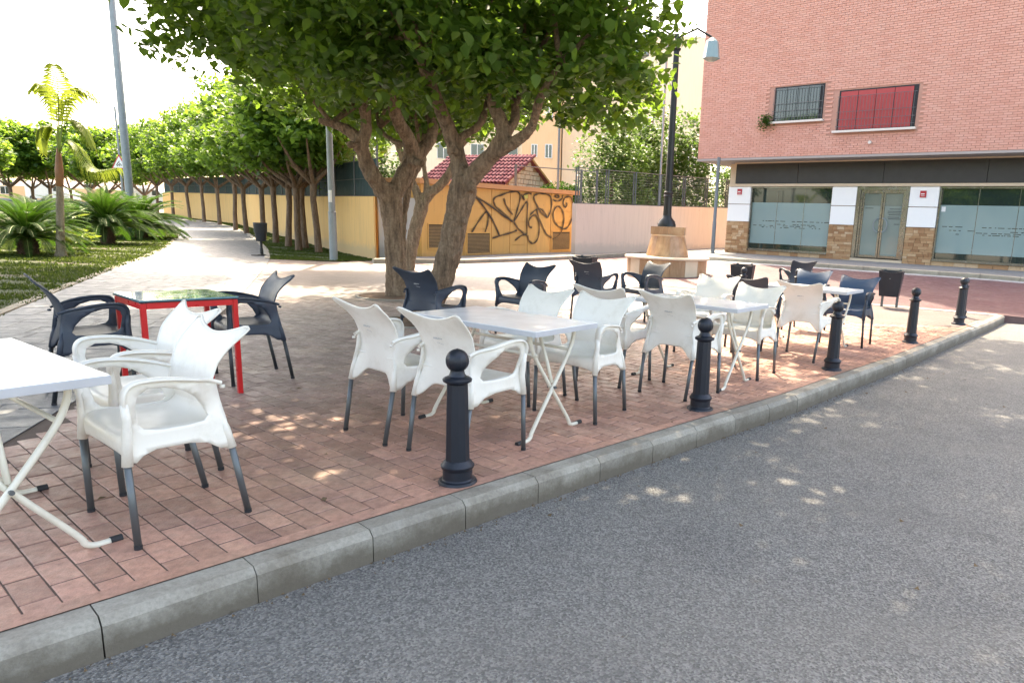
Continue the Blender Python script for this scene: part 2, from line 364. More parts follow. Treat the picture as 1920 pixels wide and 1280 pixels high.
def m_bark(name, a, b, c3, sc=1.0):
    t = NT(name); p = t.coord(False); q = t.mapn(p, (10*sc, 10*sc, 2.0*sc)); n1 = t.noise(q, 1.7, 10, .7); n2 = t.noise(p, 30, 5)
    c = t.ramp(n1, [(.28, c3), (.45, a), (.68, b)]); c = t.mix(c, t.ramp(n2, [(.3, .7), (.7, 1.1)]), 1.0, 'MULTIPLY')
    t.set(c, .85); t.bump(t.math('ADD', n1, t.math('MULTIPLY', n2, .25)), 1.0, .11); return t.mat
M['bark'] = m_bark('grey_brown_bark', (.25, .165, .105), (.45, .32, .215), (.055, .035, .022))
M['bark_row'] = m_bark('brown_bark', (.21, .13, .085), (.33, .225, .16), (.08, .05, .03), .8)
M['palmbark'] = m_bark('pale_palm_trunk', (.30, .24, .17), (.44, .37, .28), (.12, .07, .04), .7)
M['crownshaft'] = mat('brown_crownshaft', (.24, .11, .055), .6, var=.3, vs=10)
M['cycadtrunk'] = m_bark('scaly_cycad_trunk', (.14, .07, .045), (.22, .12, .08), (.03, .018, .012), 2.2)
def m_leaf(name, cols, trans=(.30, .48, .05), tf=.38, rough=.42, vsc=1.3, spec=.35):
    t = NT(name); p = t.coord(); g = t.n.new('ShaderNodeNewGeometry')
    c = t.ramp(g.outputs['Random Per Island'], [(i/(len(cols)-1), k) for i, k in enumerate(cols)])
    c = t.mix(c, t.mix(c, cols[-1], .6), t.ramp(t.noise(p, vsc, 3), [(.42, 0), (.65, 1)]))
    t.set(c, rough, spec=spec)
    tr = t.n.new('ShaderNodeBsdfTranslucent'); t.L(t.mix(c, trans, .68), tr.inputs[0])
    ms = t.n.new('ShaderNodeMixShader'); ms.inputs[0].default_value = tf
    t.L(t.b.outputs[0], ms.inputs[1]); t.L(tr.outputs[0], ms.inputs[2]); t.L(ms.outputs[0], t.out.inputs[0]); return t.mat
M['leaf'] = m_leaf('mulberry_leaf', [(.026, .075, .016), (.05, .12, .022), (.085, .17, .032)], (.32, .52, .05), .45)
M['leaf_row'] = m_leaf('row_tree_leaf', [(.030, .078, .015), (.055, .13, .024), (.095, .185, .034)], (.30, .48, .05), .48, vsc=.8)
M['leaf_far'] = m_leaf('far_tree_leaf', [(.025, .065, .016), (.045, .10, .024), (.08, .145, .034)], (.20, .36, .05), .34, vsc=.6)
M['cycadleaf'] = m_leaf('cycad_leaf', [(.008, .032, .005), (.013, .046, .007), (.024, .066, .010)], (.10, .24, .02), .3, .65, spec=.08)
M['palmleaf'] = m_leaf('young_palm_leaf', [(.06, .12, .015), (.11, .17, .02), (.19, .24, .035)], (.34, .42, .05), .4, .5, spec=.15)
M['rachis'] = mat('green_rachis', (.16, .22, .04), .5)
M['grassblade'] = m_leaf('lawn_grass', [(.02, .038, .010), (.034, .058, .013), (.065, .085, .022)], (.13, .19, .03), .35, .6, spec=.1)
def m_lawn():
    t = NT('lawn_soil'); p = t.coord(); c = t.mix((.035, .05, .016), (.065, .085, .026), t.noise(p, 3, 6, .7))
    c = t.mix(c, (.11, .08, .055), t.ramp(t.noise(t.mapn(p, (.6, 1.6, 1)), .8, 6, .65), [(.5, 0), (.66, .8)]))
    t.set(c, .95); t.bump(t.noise(p, 40, 6), .7, .02); return t.mat
M['lawn'] = m_lawn()
M['soil'] = mat('brown_soil', (.10, .055, .03), .95, world=True, var=.3, bump=.6, bs=30, bd=.02)
M['litter'] = mat('dry_leaf_litter', (.13, .085, .045), .9, world=True, var=.5, vs=30)
M['terrain'] = mat('dry_ground', (.20, .18, .14), .95, world=True, var=.2, vs=.5)
def m_glass(name, col, rough, trans=0.0):
    t = NT(name); p = t.coord(); c = t.mix(tuple(x*.9 for x in col), tuple(x*1.1 for x in col), t.noise(p, .8, 3)); t.set(c, rough, spec=.8, coat=.5)
    t.b.inputs['Coat Roughness'].default_value = .03; return t.mat
M['frost'] = m_glass('frosted_glass_film', (.19, .285, .285), .35)
M['clear'] = m_glass('dark_shop_glass', (.02, .035, .03), .05)
M['frost_door'] = m_glass('frosted_door_film', (.15, .205, .19), .35)
M['band'] = mat('dark_fascia', (.030, .028, .026), .45, var=.3, vs=3, world=True, bump=.2, bs=50, bd=.003)
M['redshutter'] = mat('red_roller_blind', (.38, .045, .045), .6, world=True)

# ------------------------------------------------------------------ terrain and paving
def dense(a, b, step=2.0):
    n = max(1, int((Vector(b)-Vector(a)).length/step)); return [Vector(a).lerp(Vector(b), i/n) for i in range(n)]
def ground_sheet(name, poly, m, dz, step=3.0, kind='structure', hf=hz):
    """flat polygon (list of x, y) as a sheet that follows the ground"""
    pts = []
    for i in range(len(poly)):
        a = Vector((poly[i][0], poly[i][1], 0)); b = Vector((poly[(i+1) % len(poly)][0], poly[(i+1) % len(poly)][1], 0)); pts += dense(a, b, step)
    P2 = [Vector((p.x, p.y)) for p in pts]; n = len(P2); inner = []
    x0, x1 = min(p.x for p in P2), max(p.x for p in P2); y0, y1 = min(p.y for p in P2), max(p.y for p in P2)
    x = x0+step/2
    while x < x1:
        y = y0+step/2
        while y < y1:
            if pip(x, y, P2) and min((Vector((x, y))-q).length for q in P2) > step*.4: inner.append(Vector((x, y)))
            y += step
        x += step
    vs, es, fs, *_ = delaunay_2d_cdt(P2+inner, [], [list(range(n))], 1, 1e-5)
    mb = MB(); mb.add([(v.x, v.y, hf(v.y)+dz) for v in vs], [tuple(f) for f in fs])
    o = mb.build(name, m); o['kind'] = kind
    bm = bmesh.new(); bm.from_mesh(o.data); bmesh.ops.recalc_face_normals(bm, faces=bm.faces)
    if sum(f.normal.z for f in bm.faces) < 0: bmesh.ops.reverse_faces(bm, faces=bm.faces)
    bm.to_mesh(o.data); bm.free(); return o
def v2(p): return (p.x, p.y)
KD = Vector((.645, .764, 0)); KN = Vector((.764, -.645, 0))        # along the kerb / towards the road
KERB = [Vector(p+(0,)) for p in ((-5.4, -2.15), (-3.2, .34), (-1.39, 2.45), (-.19, 3.81), (.68, 4.79), (1.32, 5.49), (2.03, 6.37), (3.04, 7.59), (4.09, 8.95), (6.17, 11.62), (8.6, 14.9), (11.2, 18.6))]
KW = .125
def off(line, d):
    out = []
    for i, p in enumerate(line):
        t = (line[min(i+1, len(line)-1)]-line[max(i-1, 0)]).normalized(); out.append(p+Vector((t.y, -t.x, 0))*d)
    return out
KOUT = off(KERB, KW)
# base terrain under everything, out to the horizon
def low_hz(y): return hz(y)
g = MB(); ys = [-60, -10, 10, 24, 45, 60, 80, 120, 400, 600]; xs = [-500, -100, -30, 0, 30, 100, 500]
g.v = [(x, y, hz(y)-.2) for y in ys for x in xs]
g.f = [(j*7+i, j*7+i+1, (j+1)*7+i+1, (j+1)*7+i) for j in range(len(ys)-1) for i in range(6)]; g.m = [0]*len(g.f)
struct(g.build('ground', M['terrain']))
# road
rd = MB(); ro = [p for p in off(KERB, KW-.02)]; far = off(KERB, 9.0)
for i in range(len(ro)-1):
    a, b, c, d = ro[i], ro[i+1], far[i+1], far[i]; rd.add([(q.x, q.y, -.135) for q in (a, d, c, b)], [(0, 1, 2, 3)])
struct(rd.build('road', M['asphalt']))
# --- curves that bound path, plaza, lawns
path_left = [gp(x, y) for x, y in ((60, 566), (118, 542), (172, 520), (224, 499), (264, 486))]+[gt(x, y) for x, y in ((294, 473), (318, 459), (334, 445), (338, 436), (330, 426), (306, 419), (270, 413))]
path_right = [gt(x, y) for x, y in ((322, 407.5), (341, 409), (376, 413), (411, 419), (440, 427), (468, 438), (487, 452), (503, 468), (507, 485))]
drain = [gp(x, y) for x, y in ((506, 486), (497, 502), (475, 528), (449, 557), (400, 600), (330, 646), (250, 694), (161, 741), (99.5, 778))]
d_end = drain[-1]+(drain[-1]-drain[-2]).normalized()*3.5
pl0 = path_left[0]+(path_left[0]-path_left[1]).normalized()*5.0
print('far path', [tuple(round(c, 1) for c in p) for p in path_left[-3:]+path_right[:2]])
PATH = [v2(pl0)]+[v2(p) for p in path_left]+[v2(p) for p in path_right]+[v2(p) for p in drain]+[v2(d_end)]
ground_sheet('path', PATH, M['slab'], -.0035, 3.0)
# plaza / terrace polygon
L1 = [Vector((-5.0, 19.4, 0)), Vector((0, 16.4, 0)), Vector((5.25, 13.58, 0)), Vector((7.0, 12.74, 0))]   # edge towards the red street
TER = [v2(p) for p in drain]+[v2(d_end), (-7.0, -3.5)]+[v2(p) for p in KERB[0:10]]+[v2(p) for p in reversed(L1)]+[v2(gp(705, 489)), v2(gp(626, 491))]
ground_sheet('plaza', TER, M['plaza'], 0, 2.0)

# individual pavers laid proud of the joint bed near the camera
AX = R(-38); ax = Vector((math.cos(AX), math.sin(AX), 0)); ay = Vector((-math.sin(AX), math.cos(AX), 0))
BEDLIM = 10.6
bed = [p for p in TER if p[1] < BEDLIM+.01]
TERs = TER
def in_ter(p): return pip(p.x, p.y, TERs)
pits = [(gp(790, 604), .52), (gp(741, 556), .58)]
cells = []
for j in range(-60, 150):
    for i in range(-70, 70):
        c = ax*((i+(.5 if j % 2 else 0)+.06*math.sin(j*1.7))*.2065)+ay*(j*.1025)+Vector((0, 4, 0))
        if c.y > BEDLIM or c.y < .3: continue
        L_ = .2; c0 = c
        while L_ > .05:
            c = c0-ax*(.2-L_)/2
            if all(in_ter(c+ax*sx*(L_/2+.003)+ay*sy*.05) for sx in (-1, 1) for sy in (-1, 1)): break
            L_ -= .03
        if L_ <= .05: continue
        if any((Vector((c.x, c.y, 0))-Vector((q.x, q.y, 0))).length < r_+.06 for q, r_ in pits): continue
        dd = ray(960, 640); rel = c-Vector((0, 0, EYE)); zc = rel.dot(_F)
        if zc < .6: continue
        sx = PPX+FPX*rel.dot(CX)/zc; sy = PPY-FPX*rel.dot(CU)/zc
        if not (-60 < sx < 1980 and sy < 1400): continue
        cells.append((zc, c, L_))
cells.sort(key=lambda t: t[0])
pv = struct(thing('terrace_paving', '', '', (0, 0, 0))); del pv['label']; del pv['category']
pm = []
for k in range(6):
    mb = MB(); e = .0018*k/5; mb.bbox((0, 0, 0), (.197-e, .0978-e, .013), .003); me = mb.mesh('paver', M['paver']); pm.append(me)
first = [t_ for t_ in cells if t_[2] > .19][:300]; rest = [t_ for t_ in cells if t_[2] <= .19]+[t_ for t_ in cells if t_[2] > .19][300:]
for k, (d, c, L_) in enumerate(first):
    o = link('paver', pm[k % 6], pv); o.location = (c.x, c.y, .0014+random.uniform(-.001, .001)); o.rotation_euler = (random.uniform(-.006, .006), random.uniform(-.006, .006), AX+random.uniform(-.012, .012))
mb = MB()
for d, c, L_ in rest:
    mb.bbox((c.x, c.y, .0014+random.uniform(-.001, .001)), (L_-.003+random.uniform(-.002, .0), .0976, .013), .003, AX+random.uniform(-.012, .012))
stuff(mb.build('paver', M['paver'], pv))
# joint bed just under the pavers (over the plaza sheet)
cut = [p for p in TER]
def clip_y(poly, ymax):
    out = []
    for i in range(len(poly)):
        a, b = poly[i-1], poly[i]
        ia, ib = a[1] <= ymax, b[1] <= ymax
        if ia != ib:
            t = (ymax-a[1])/(b[1]-a[1]); out.append((a[0]+(b[0]-a[0])*t, ymax))
        if ib: out.append(b)
    return out
ground_sheet('terrace_bed', clip_y(TER, BEDLIM), M['joint'], .004, 2.0)
# smooth border band of the same concrete along the kerb
bb = MB(); bi = off(KERB, -.07)
for i in range(0, 9):
    a, b, c, d = KERB[i], KERB[i+1], bi[i+1], bi[i]
    bb.add([(q.x, q.y, .0098) for q in (a, b, c, d)], [(0, 1, 2, 3)])
bo = struct(bb.build('terrace_border', M['paver']))

# path slabs (ashlar pattern pressed into grey concrete)
PSL = PATH; sl_cells = []
ux = Vector((math.cos(R(18)), math.sin(R(18)), 0)); uy = Vector((-math.sin(R(18)), math.cos(R(18)), 0))
v_ = -6.0
while v_ < 17:
    h = random.choice((.22, .30, .38)); u_ = -26.0
    while u_ < 4:
        w = random.choice((.3, .42, .55, .7)); c = ux*(u_+w/2)+uy*(v_+h/2)+Vector((0, 4, 0)); u_ += w
        if c.y > 19.5 or c.y < 1: continue
        c_full, w_full = c, w
        for cut, sgn in ((0, 0), (.3, 1), (.3, -1), (.55, 1), (.55, -1)):
            w = w_full*(1-cut); c = c_full+ux*sgn*w_full*cut/2
            if all(pip((c+ux*a*w/2+uy*b*h/2).x, (c+ux*a*w/2+uy*b*h/2).y, PSL) for a in (-1, 1) for b in (-1, 1)): break
        if all(pip((c+ux*a*w/2+uy*b*h/2).x, (c+ux*a*w/2+uy*b*h/2).y, PSL) for a in (-1, 1) for b in (-1, 1)):
            rel = c-Vector((0, 0, EYE)); zc = rel.dot(_F); sx = PPX+FPX*rel.dot(CX)/zc
            if zc > .5 and -80 < sx < 1980: sl_cells.append((zc, c, w, h))
    v_ += h
sl_cells.sort(key=lambda t: t[0])
pa = struct(thing('path_paving', '', '')); del pa['label']; del pa['category']
smesh = {}
for d, c, w, h in sl_cells[:300]:
    w = round(w, 3)
    if (w, h) not in smesh:
        q = MB(); q.bbox((0, 0, 0), (w-.009, h-.009, .02), .005); smesh[(w, h)] = q.mesh('slab', M['slab'])
    o = link('slab', smesh[(w, h)], pa); o.location = (c.x, c.y, -.0095+random.uniform(-.001, .001)); o.rotation_euler = (random.uniform(-.003, .003), random.uniform(-.003, .003), R(18))
q = MB()
for d, c, w, h in sl_cells[300:]: q.bbox((c.x, c.y, -.0095+random.uniform(-.001, .001)), (w-.009, h-.009, .02), .005, R(18))
if q.v: stuff(q.build('slab', M['slab'], pa))
# beyond the pieces the path is one sheet
far_path = [p for p in PATH if p[1] > 18]
def clip_ymin(poly, ymin):
    return [(x, -y) for x, y in clip_y([(x, -y) for x, y in poly], -ymin)]
fp = ground_sheet('path', clip_ymin(PATH, 19.3), M['slab'], -.002, 3.0)

def strip(name, line, w, m, z, th=.03, seg=None, parent=None, hf=hz, joint=.006, piece='kerb_stone', n_ind=400, ch=.01):
    """row of separate stones laid along a line"""
    root = parent; L = [Vector(p) for p in line]; lens = [(b-a).length for a, b in zip(L, L[1:])]; tot = sum(lens)
    def P(s):
        for a, b, l in zip(L, L[1:], lens):
            if s <= l: return a.lerp(b, s/l if l else 0)
            s -= l
        return L[-1].copy()
    s = 0; k = 0; out = []
    while s < tot-.02:
        e = min(tot, s+seg*random.uniform(.97, 1.03)); a, b = P(s), P(e); d = (b-a).normalized(); nn = Vector((d.y, -d.x, 0))
        a2, b2 = a+d*joint/2, b-d*joint/2
        za, zb = hf(a.y)+z, hf(b.y)+z; q = MB(); hw = w
        def col(p, zt): return [(p.x, p.y, zt-th), (p.x, p.y, zt), (p.x+nn.x*(hw-ch), p.y+nn.y*(hw-ch), zt), (p.x+nn.x*hw, p.y+nn.y*hw, zt-ch), (p.x+nn.x*hw, p.y+nn.y*hw, zt-th)]
        q.add(col(a2, za)+col(b2, zb), [(0, 1, 6, 5), (1, 2, 7, 6), (2, 3, 8, 7), (3, 4, 9, 8), (4, 3, 2, 1, 0), (5, 6, 7, 8, 9)])
        out.append(q); s = e; k += 1
    for q in out: q.build(piece, m, root)
    return out
kr = struct(thing('kerb', '', '')); del kr['label']; del kr['category']
random.seed(3)
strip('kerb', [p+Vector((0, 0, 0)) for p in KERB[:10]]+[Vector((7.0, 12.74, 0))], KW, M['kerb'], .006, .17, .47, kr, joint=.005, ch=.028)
pe = struct(thing('path_edging', '', '')); del pe['label']; del pe['category']
strip('e', list(reversed([pl0]+path_left)), .12, M['kerb_pale'], .012, .05, .5, pe)
strip('e', path_right[2:], .14, M['kerb_pale'], .02, .05, .5, pe)
strip('e', drain+[d_end], .25, M['slab'], .010, .05, .45, pe, joint=.012, piece='channel_stone')

# lawns
LAWN_L = [v2(pl0)]+[v2(p) for p in path_left]+[(-60, 75), (-110, 80), (-80, 20), (-30, 5)]
lawn = ground_sheet('lawn', LAWN_L, M['lawn'], .004, 2.5)
WALL = [Vector((-7.3, 21.0, 0)), Vector((-24.5, 45, 0)), Vector((-38.5, 59.5, 0))]
LAWN_R = [v2(gp(508, 486)), v2(gp(626, 489.5)), v2(gp(712, 488))]+[v2(p) for p in WALL]+[v2(p) for p in path_right[:-1]]
ground_sheet('lawn', LAWN_R, M['lawn'], .006, 2.5)
def grass(name, poly, n, smin=.03, smax=.08, ylim=34, label=''):
    xs_ = [p[0] for p in poly]; ys_ = [p[1] for p in poly]; mb = MB(); k = 0; t = 0
    while k < n and t < n*30:
        t += 1
        y = min(ys_)+(min(ylim, max(ys_))-min(ys_))*random.random()**1.3; x = random.uniform(min(xs_), max(xs_))
        if not pip(x, y, poly): continue
        if noise.noise(Vector((x*.5, y*1.3, 0))) < -.12 and random.random() < .85: continue
        rel = Vector((x, y, -EYE)); zc = rel.dot(_F)
        if zc < 1: continue
        sx = PPX+FPX*rel.dot(CX)/zc
        if sx < -60 or sx > 1980: continue
        k += 1; z = hz(y)
        for _ in range(3):
            a = random.uniform(0, 6.28); h = random.uniform(smin, smax)*.75; w = .006+.0006*y; lx, ly = math.cos(a)*h*.6, math.sin(a)*h*.6; px, py = -math.sin(a)*w, math.cos(a)*w
            ox, oy = random.uniform(-.05, .05), random.uniform(-.05, .05)
            mb.add([(x+ox-px, y+oy-py, z), (x+ox+px, y+oy+py, z), (x+ox+lx, y+oy+ly, z+h)], [(0, 1, 2)])
    o = mb.build('grass', M['grassblade']); stuff(o); return tag(o, label, 'grass')
grass('grass', LAWN_L, 26000, label='short yellow-green grass of the lawn under the cycads and palm')
grass('grass', LAWN_R, 12000, .02, .06, 60, label='shaded green grass of the strip below the row of wall trees')

# ------------------------------------------------------------------ red street, gutter, kerb and raised pavements behind
# heights of the far kerb are read from the slope of the street
def zq(px, py, z): return gp(px, py, z)
K2 = [zq(700, 494, .0), zq(870, 495, .0), zq(1000, 490, .03), zq(1120, 484, .08), zq(1195, 480, .14), zq(1330, 490, .28), zq(1500, 501, .30), zq(1860, 526, .30), zq(2050, 540, .30)]
def zstreet(p, q): pass
rs = MB(); near = [Vector((-5.6, 19.8, 0)), Vector((-4.0, 18.85, 0)), Vector((-2.4, 17.85, 0)), Vector((-.9, 16.95, 0)), Vector((.6, 16.1, 0)), Vector((2.6, 15.0, 0)), Vector((4.6, 13.95, 0)), Vector((7.0, 12.74, 0)), Vector((10.5, 11.4, 0))]
K2[-1] = K2[-1]+Vector((3, -2, -.1))
for i in range(len(K2)-1):
    a, b, c, d = near[i], near[i+1], K2[i+1], K2[i]
    rs.add([(a.x, a.y, .008), (b.x, b.y, .008 if i < 7 else -.125), (c.x, c.y, max(c.z, .012)), (d.x, d.y, max(d.z, .012))], [(0, 1, 2, 3)])
    if i == 7: rs.add([(a.x, a.y, .008), (a.x, a.y, -.14), (b.x, b.y, -.14), (b.x, b.y, -.125)], [(0, 1, 2, 3)])
struct(rs.build('street', M['redstreet']))
esr = struct(thing('street_edging', '', '')); del esr['label']; del esr['category']
strip('e', [Vector((p.x, p.y, 0)) for p in near[5:8]], .22, M['greystrip'], .016, .04, .6, esr, piece='edging_stone')
def ramp_strip(line, w, m, dz, th, seg, parent, piece, side=1, ch=.015):
    for i in range(len(line)-1):
        a, b = Vector(line[i]), Vector(line[i+1]); L = (b-a).length; n = max(1, round(L/seg))
        for k in range(n):
            p, q = a.lerp(b, k/n), a.lerp(b, (k+1)/n); d = (q-p).normalized(); nn = Vector((-d.y, d.x, 0))*side; p = p+d*.006; q = q-d*.006
            mb = MB()
            def col(c): return [(c.x, c.y, c.z-.2), (c.x, c.y, c.z+dz-ch), (c.x+nn.x*ch, c.y+nn.y*ch, c.z+dz), (c.x+nn.x*w, c.y+nn.y*w, c.z+dz), (c.x+nn.x*w, c.y+nn.y*w, c.z-.2)]
            mb.add(col(p)+col(q), [(1, 0, 5, 6), (2, 1, 6, 7), (3, 2, 7, 8), (4, 3, 8, 9), (0, 1, 2, 3, 4), (9, 8, 7, 6, 5)])
            mb.build(piece, m, parent)
fk = struct(thing('street_kerb', '', '')); del fk['label']; del fk['category']
gut = K2[4:]
ramp_strip(gut, .55, M['gutter'], .014, 0, .9, fk, 'gutter_stone')
K3 = [p+Vector((.05, .75, 0)) if i >= 4 else p+Vector((0, .05, 0)) for i, p in enumerate(K2)]
K3 = K3[:4]+[K2[4]+Vector((.1, .3, .02))]+K3[5:]
ramp_strip(K3, .2, M['kerb_pale'], .13, 0, 1.0, fk, 'kerb_stone', ch=.02)
# raised pavement behind that kerb
BO = Vector((4.333, 28.948, 0)); BU = Vector((.7837, -.6211, 0)); BN = Vector((-.6211, -.7837, 0))
def B(u, n, z): p = BO+BU*u+BN*n; return Vector((p.x, p.y, z))
back = [gp(700, 486, .06)+Vector((0, 3, 0)), Vector((-5.6, 24.6, .1)), Vector((-3.5, 27.4, .17)), Vector((-1.9, 31, .2)), Vector((0, 33, .3)), Vector((5.3, 38, .5)), B(0, -6, .45), B(8, -3, .45), B(20, -3, .45)]
pvm = MB()
for i in range(len(K3)-1):
    a, b, c, d = K3[i]+Vector((0, .19, .129)), K3[i+1]+Vector((0, .19, .129)), back[i+1], back[i]
    pvm.add([a, b, c, d], [(0, 1, 2), (0, 2, 3)])
struct(pvm.build('pavement', M['pavement']))
exec_marker = True

# ------------------------------------------------------------------ building on the right
bld = thing('apartment_building', 'pink brick building with frosted shop windows, stone pillars and dark fascia', 'building')
BRZ = math.atan2(BU.y, BU.x)
def bbx(mb, u0, u1, n0, n1, z0, z1, mi=0):
    c = B((u0+u1)/2, (n0+n1)/2, (z0+z1)/2); mb.box(c, (u1-u0, abs(n1-n0), z1-z0), BRZ, mi)
q = MB(); bbx(q, -.0, 17, -1.2, -6, .2, 4.05); bbx(q, .26, 17, -1.19, -.35, 3.05, 4.0); q.build('inner_wall', M['dark_int'], bld)
q = MB(); bbx(q, -.02, .03, -1.2, -6, .2, 4.04); q.build('side_wall', M['pinkwall'], bld)
OV = .9
q = MB(); bbx(q, -1.0, 17, OV, -9, 4.06, 22); q.build('upper_wall', M['mortar'], bld)  # unseen upper height stretched so its shadow covers the street
q = MB(); bbx(q, -1.02, 17, OV+.035, -9, 3.98, 4.058); q.build('soffit_slab', M['soffit'], bld)
q = MB(); bbx(q, .2, 17, .05, -.3, 3.93, 3.975); q.build('cornice', M['beige_trim'], bld)
# fascia panels
for u0, u1 in ((.27, 2.9), (2.915, 6.1), (6.115, 9.4), (9.415, 12.6), (12.615, 16)):
    q = MB(); bbx(q, u0, u1, .0, -.3, 3.17, 3.925); q.build('fascia_panel', M['band'], bld)
q = MB(); bbx(q, .0, 17, .06, -.3, 3.06, 3.155); q.build('fascia_rail', M['beige_trim'], bld)
q = MB(); bbx(q, .0, .25, -.02, -.3, 3.16, 3.93); q.build('corner_post', M['beige_trim'], bld)
PILL = [(0, .98), (4.33, 5.24), (7.08, 8.02)]
random.seed(5); nst = 0
for u0, u1 in PILL:
    q = MB(); bbx(q, u0+.02, u1-.02, -.04, -.5, .2, 3.05); q.build('pillar', M['mortar2'], bld)
    for z0, z1 in ((1.70, 2.36), (2.385, 3.05)):
        q = MB(); bbx(q, u0, u1, .01, -.5, z0, z1); q.build('wall_panel', M['white_panel'], bld)
    for face in (0, 1):
        z = .22
        while z < 1.66:
            h = random.choice((.075, .09, .11)); h = min(h, 1.69-z); u = u0 if face == 0 else -.50
            end = u1 if face == 0 else .0
            while u < end-.02:
                w = min(random.uniform(.14, .36), end-u)
                if end-(u+w) < .08: w = end-u
                q = MB(); n1 = random.uniform(.004, .028)
                if face == 0: bbx(q, u+.004, u+w-.004, n1, -.05, z+.004, z+h-.004)
                else: bbx(q, u1-.03, u1+n1*.6, u+.004, u+w-.004, z+.004, z+h-.004)
                q.build('stone', M['cladding'], bld)
                nst += 1; u += w
            z += h
# sills with stone below the windows and door step
for u0, u1 in ((.98, 4.33), (8.02, 11.6)):
    u = u0
    while u < u1-.05:
        w = min(random.uniform(.3, .5), u1-u); q = MB(); bbx(q, u+.005, u+w-.005, -.03-random.uniform(0, .01), -.4, .2, .58); q.build('sill_stone', M['cladding'], bld); u += w
    q = MB(); bbx(q, u0, u1, .0, -.4, .585, .625); q.build('window_sill', M['chrome'], bld)
q = MB(); bbx(q, 5.24, 7.08, .04, -.4, .2, .53); q.build('door_step', M['beige_trim'], bld)
def shop_window(u0, u1):
    w = thing('window', '', ''); del w['label']; del w['category']; w.parent = bld
    q = MB(); bbx(q, u0+.04, u1-.04, -.16, -.18, 2.46, 3.0); q.build('clear_pane', M['clear'], w)
    q = MB(); bbx(q, u0+.04, u1-.04, -.15, -.18, .87, 2.455); q.build('frosted_pane', M['frost'], w)
    n = 3; q = MB(); bbx(q, u0+.04, u1-.04, -.16, -.18, .66, .865); q.build('lower_pane', M['clear'], w)
    q = MB(); bbx(q, u0, u0+.045, -.06, -.2, .626, 3.05); bbx(q, u1-.045, u1, -.06, -.2, .626, 3.05); bbx(q, u0+.045, u1-.045, -.06, -.2, 2.995, 3.05); bbx(q, u0+.045, u1-.045, -.06, -.2, .626, .665)
    for k in (1, 2): x = u0+(u1-u0)*k/3; bbx(q, x-.008, x+.008, -.145, -.17, .665, 2.995)
    q.build('frame', M['chrome'], w)
    q = MB(); random.seed(int(u0*10))
    for z in (1.50, 1.56, 1.62, 1.74):
        u = u0+.15+random.uniform(0, .8)
        while u < u1-.2:
            L = random.uniform(.04, .22)
            if random.random() < .7: bbx(q, u, u+L, -.1485, -.15, z, z+.022)
            u += L+random.uniform(.02, .12)
    stuff(q.build('window_lettering', M['clear'], w))
shop_window(.98, 4.33); shop_window(8.04, 11.6)
dr = thing('door', '', ''); del dr['label']; del dr['category']; dr.parent = bld
q = MB(); bbx(q, 5.26, 5.38, .02, -.25, .54, 3.05); bbx(q, 6.96, 7.07, .02, -.25, .54, 3.05); bbx(q, 5.38, 6.96, .02, -.25, 2.93, 3.05); bbx(q, 5.38, 5.45, -.04, -.22, .56, 2.93); bbx(q, 6.9, 6.96, -.04, -.22, .56, 2.93); bbx(q, 5.45, 6.9, -.04, -.22, 2.86, 2.93); q.build('door_frame', M['chrome'], dr)
for a, b in ((5.45, 6.165), (6.185, 6.9)):
    q = MB(); bbx(q, a+.06, b-.06, -.12, -.14, .66, 2.4); q.build('door_pane', M['frost_door'], dr)
    q = MB(); bbx(q, a+.06, b-.06, -.12, -.14, 2.405, 2.82); q.build('upper_pane', mat('pale_green_glass', (.15, .18, .15), .1, world=True) if a < 6 else bpy.data.materials['pale_green_glass'], dr)
    q = MB(); bbx(q, a, a+.06, -.09, -.16, .57, 2.86); bbx(q, b-.06, b, -.09, -.16, .57, 2.86); bbx(q, a+.06, b-.06, -.09, -.16, .57, .66); bbx(q, a+.06, b-.06, -.09, -.16, 2.82, 2.86); q.build('door_leaf_frame', M['chrome'], dr)
for s in (-1, 1):
    q = MB(); pts = [B(6.175+s*(.03+.21*math.sin(t)), -.02, 1.72+.25*math.cos(t)) for t in np.linspace(.15, math.pi-.15, 12)]; q.tube(pts, .018, 8); q.build('handle', M['galv'], dr, smooth=True)
q = MB()
for z, a, b in ((2.28, 6.42, 6.8), (2.2, 6.36, 6.82), (2.14, 6.36, 6.8), (2.08, 6.4, 6.82), (2.0, 6.38, 6.78), (1.94, 6.4, 6.82), (1.76, 6.62, 6.8), (2.3, 5.56, 5.85)): bbx(q, a, b, -.1185, -.12, z, z+.02)
stuff(q.build('door_lettering', M['dark_int'], dr))
for u, z in ((.5, 2.85), (7.52, 2.80)):
    s_ = MB(); bbx(s_, u-.1, u+.1, .04, .012, z-.11, z+.11); o = s_.build('alarm_sign', M['sign_red'], bld)
    s_ = MB(); bbx(s_, u-.07, u+.05, .043, .0402, z-.015, z+.02); bbx(s_, u-.06, u+.06, .043, .0402, z-.07, z-.055); s_.build('sign_lettering', M['paper'], o)
s_ = MB(); bbx(s_, 8.12, 8.25, -.145, -.149, 2.24, 2.40); s_.build('window_notice', M['paper'], bld)
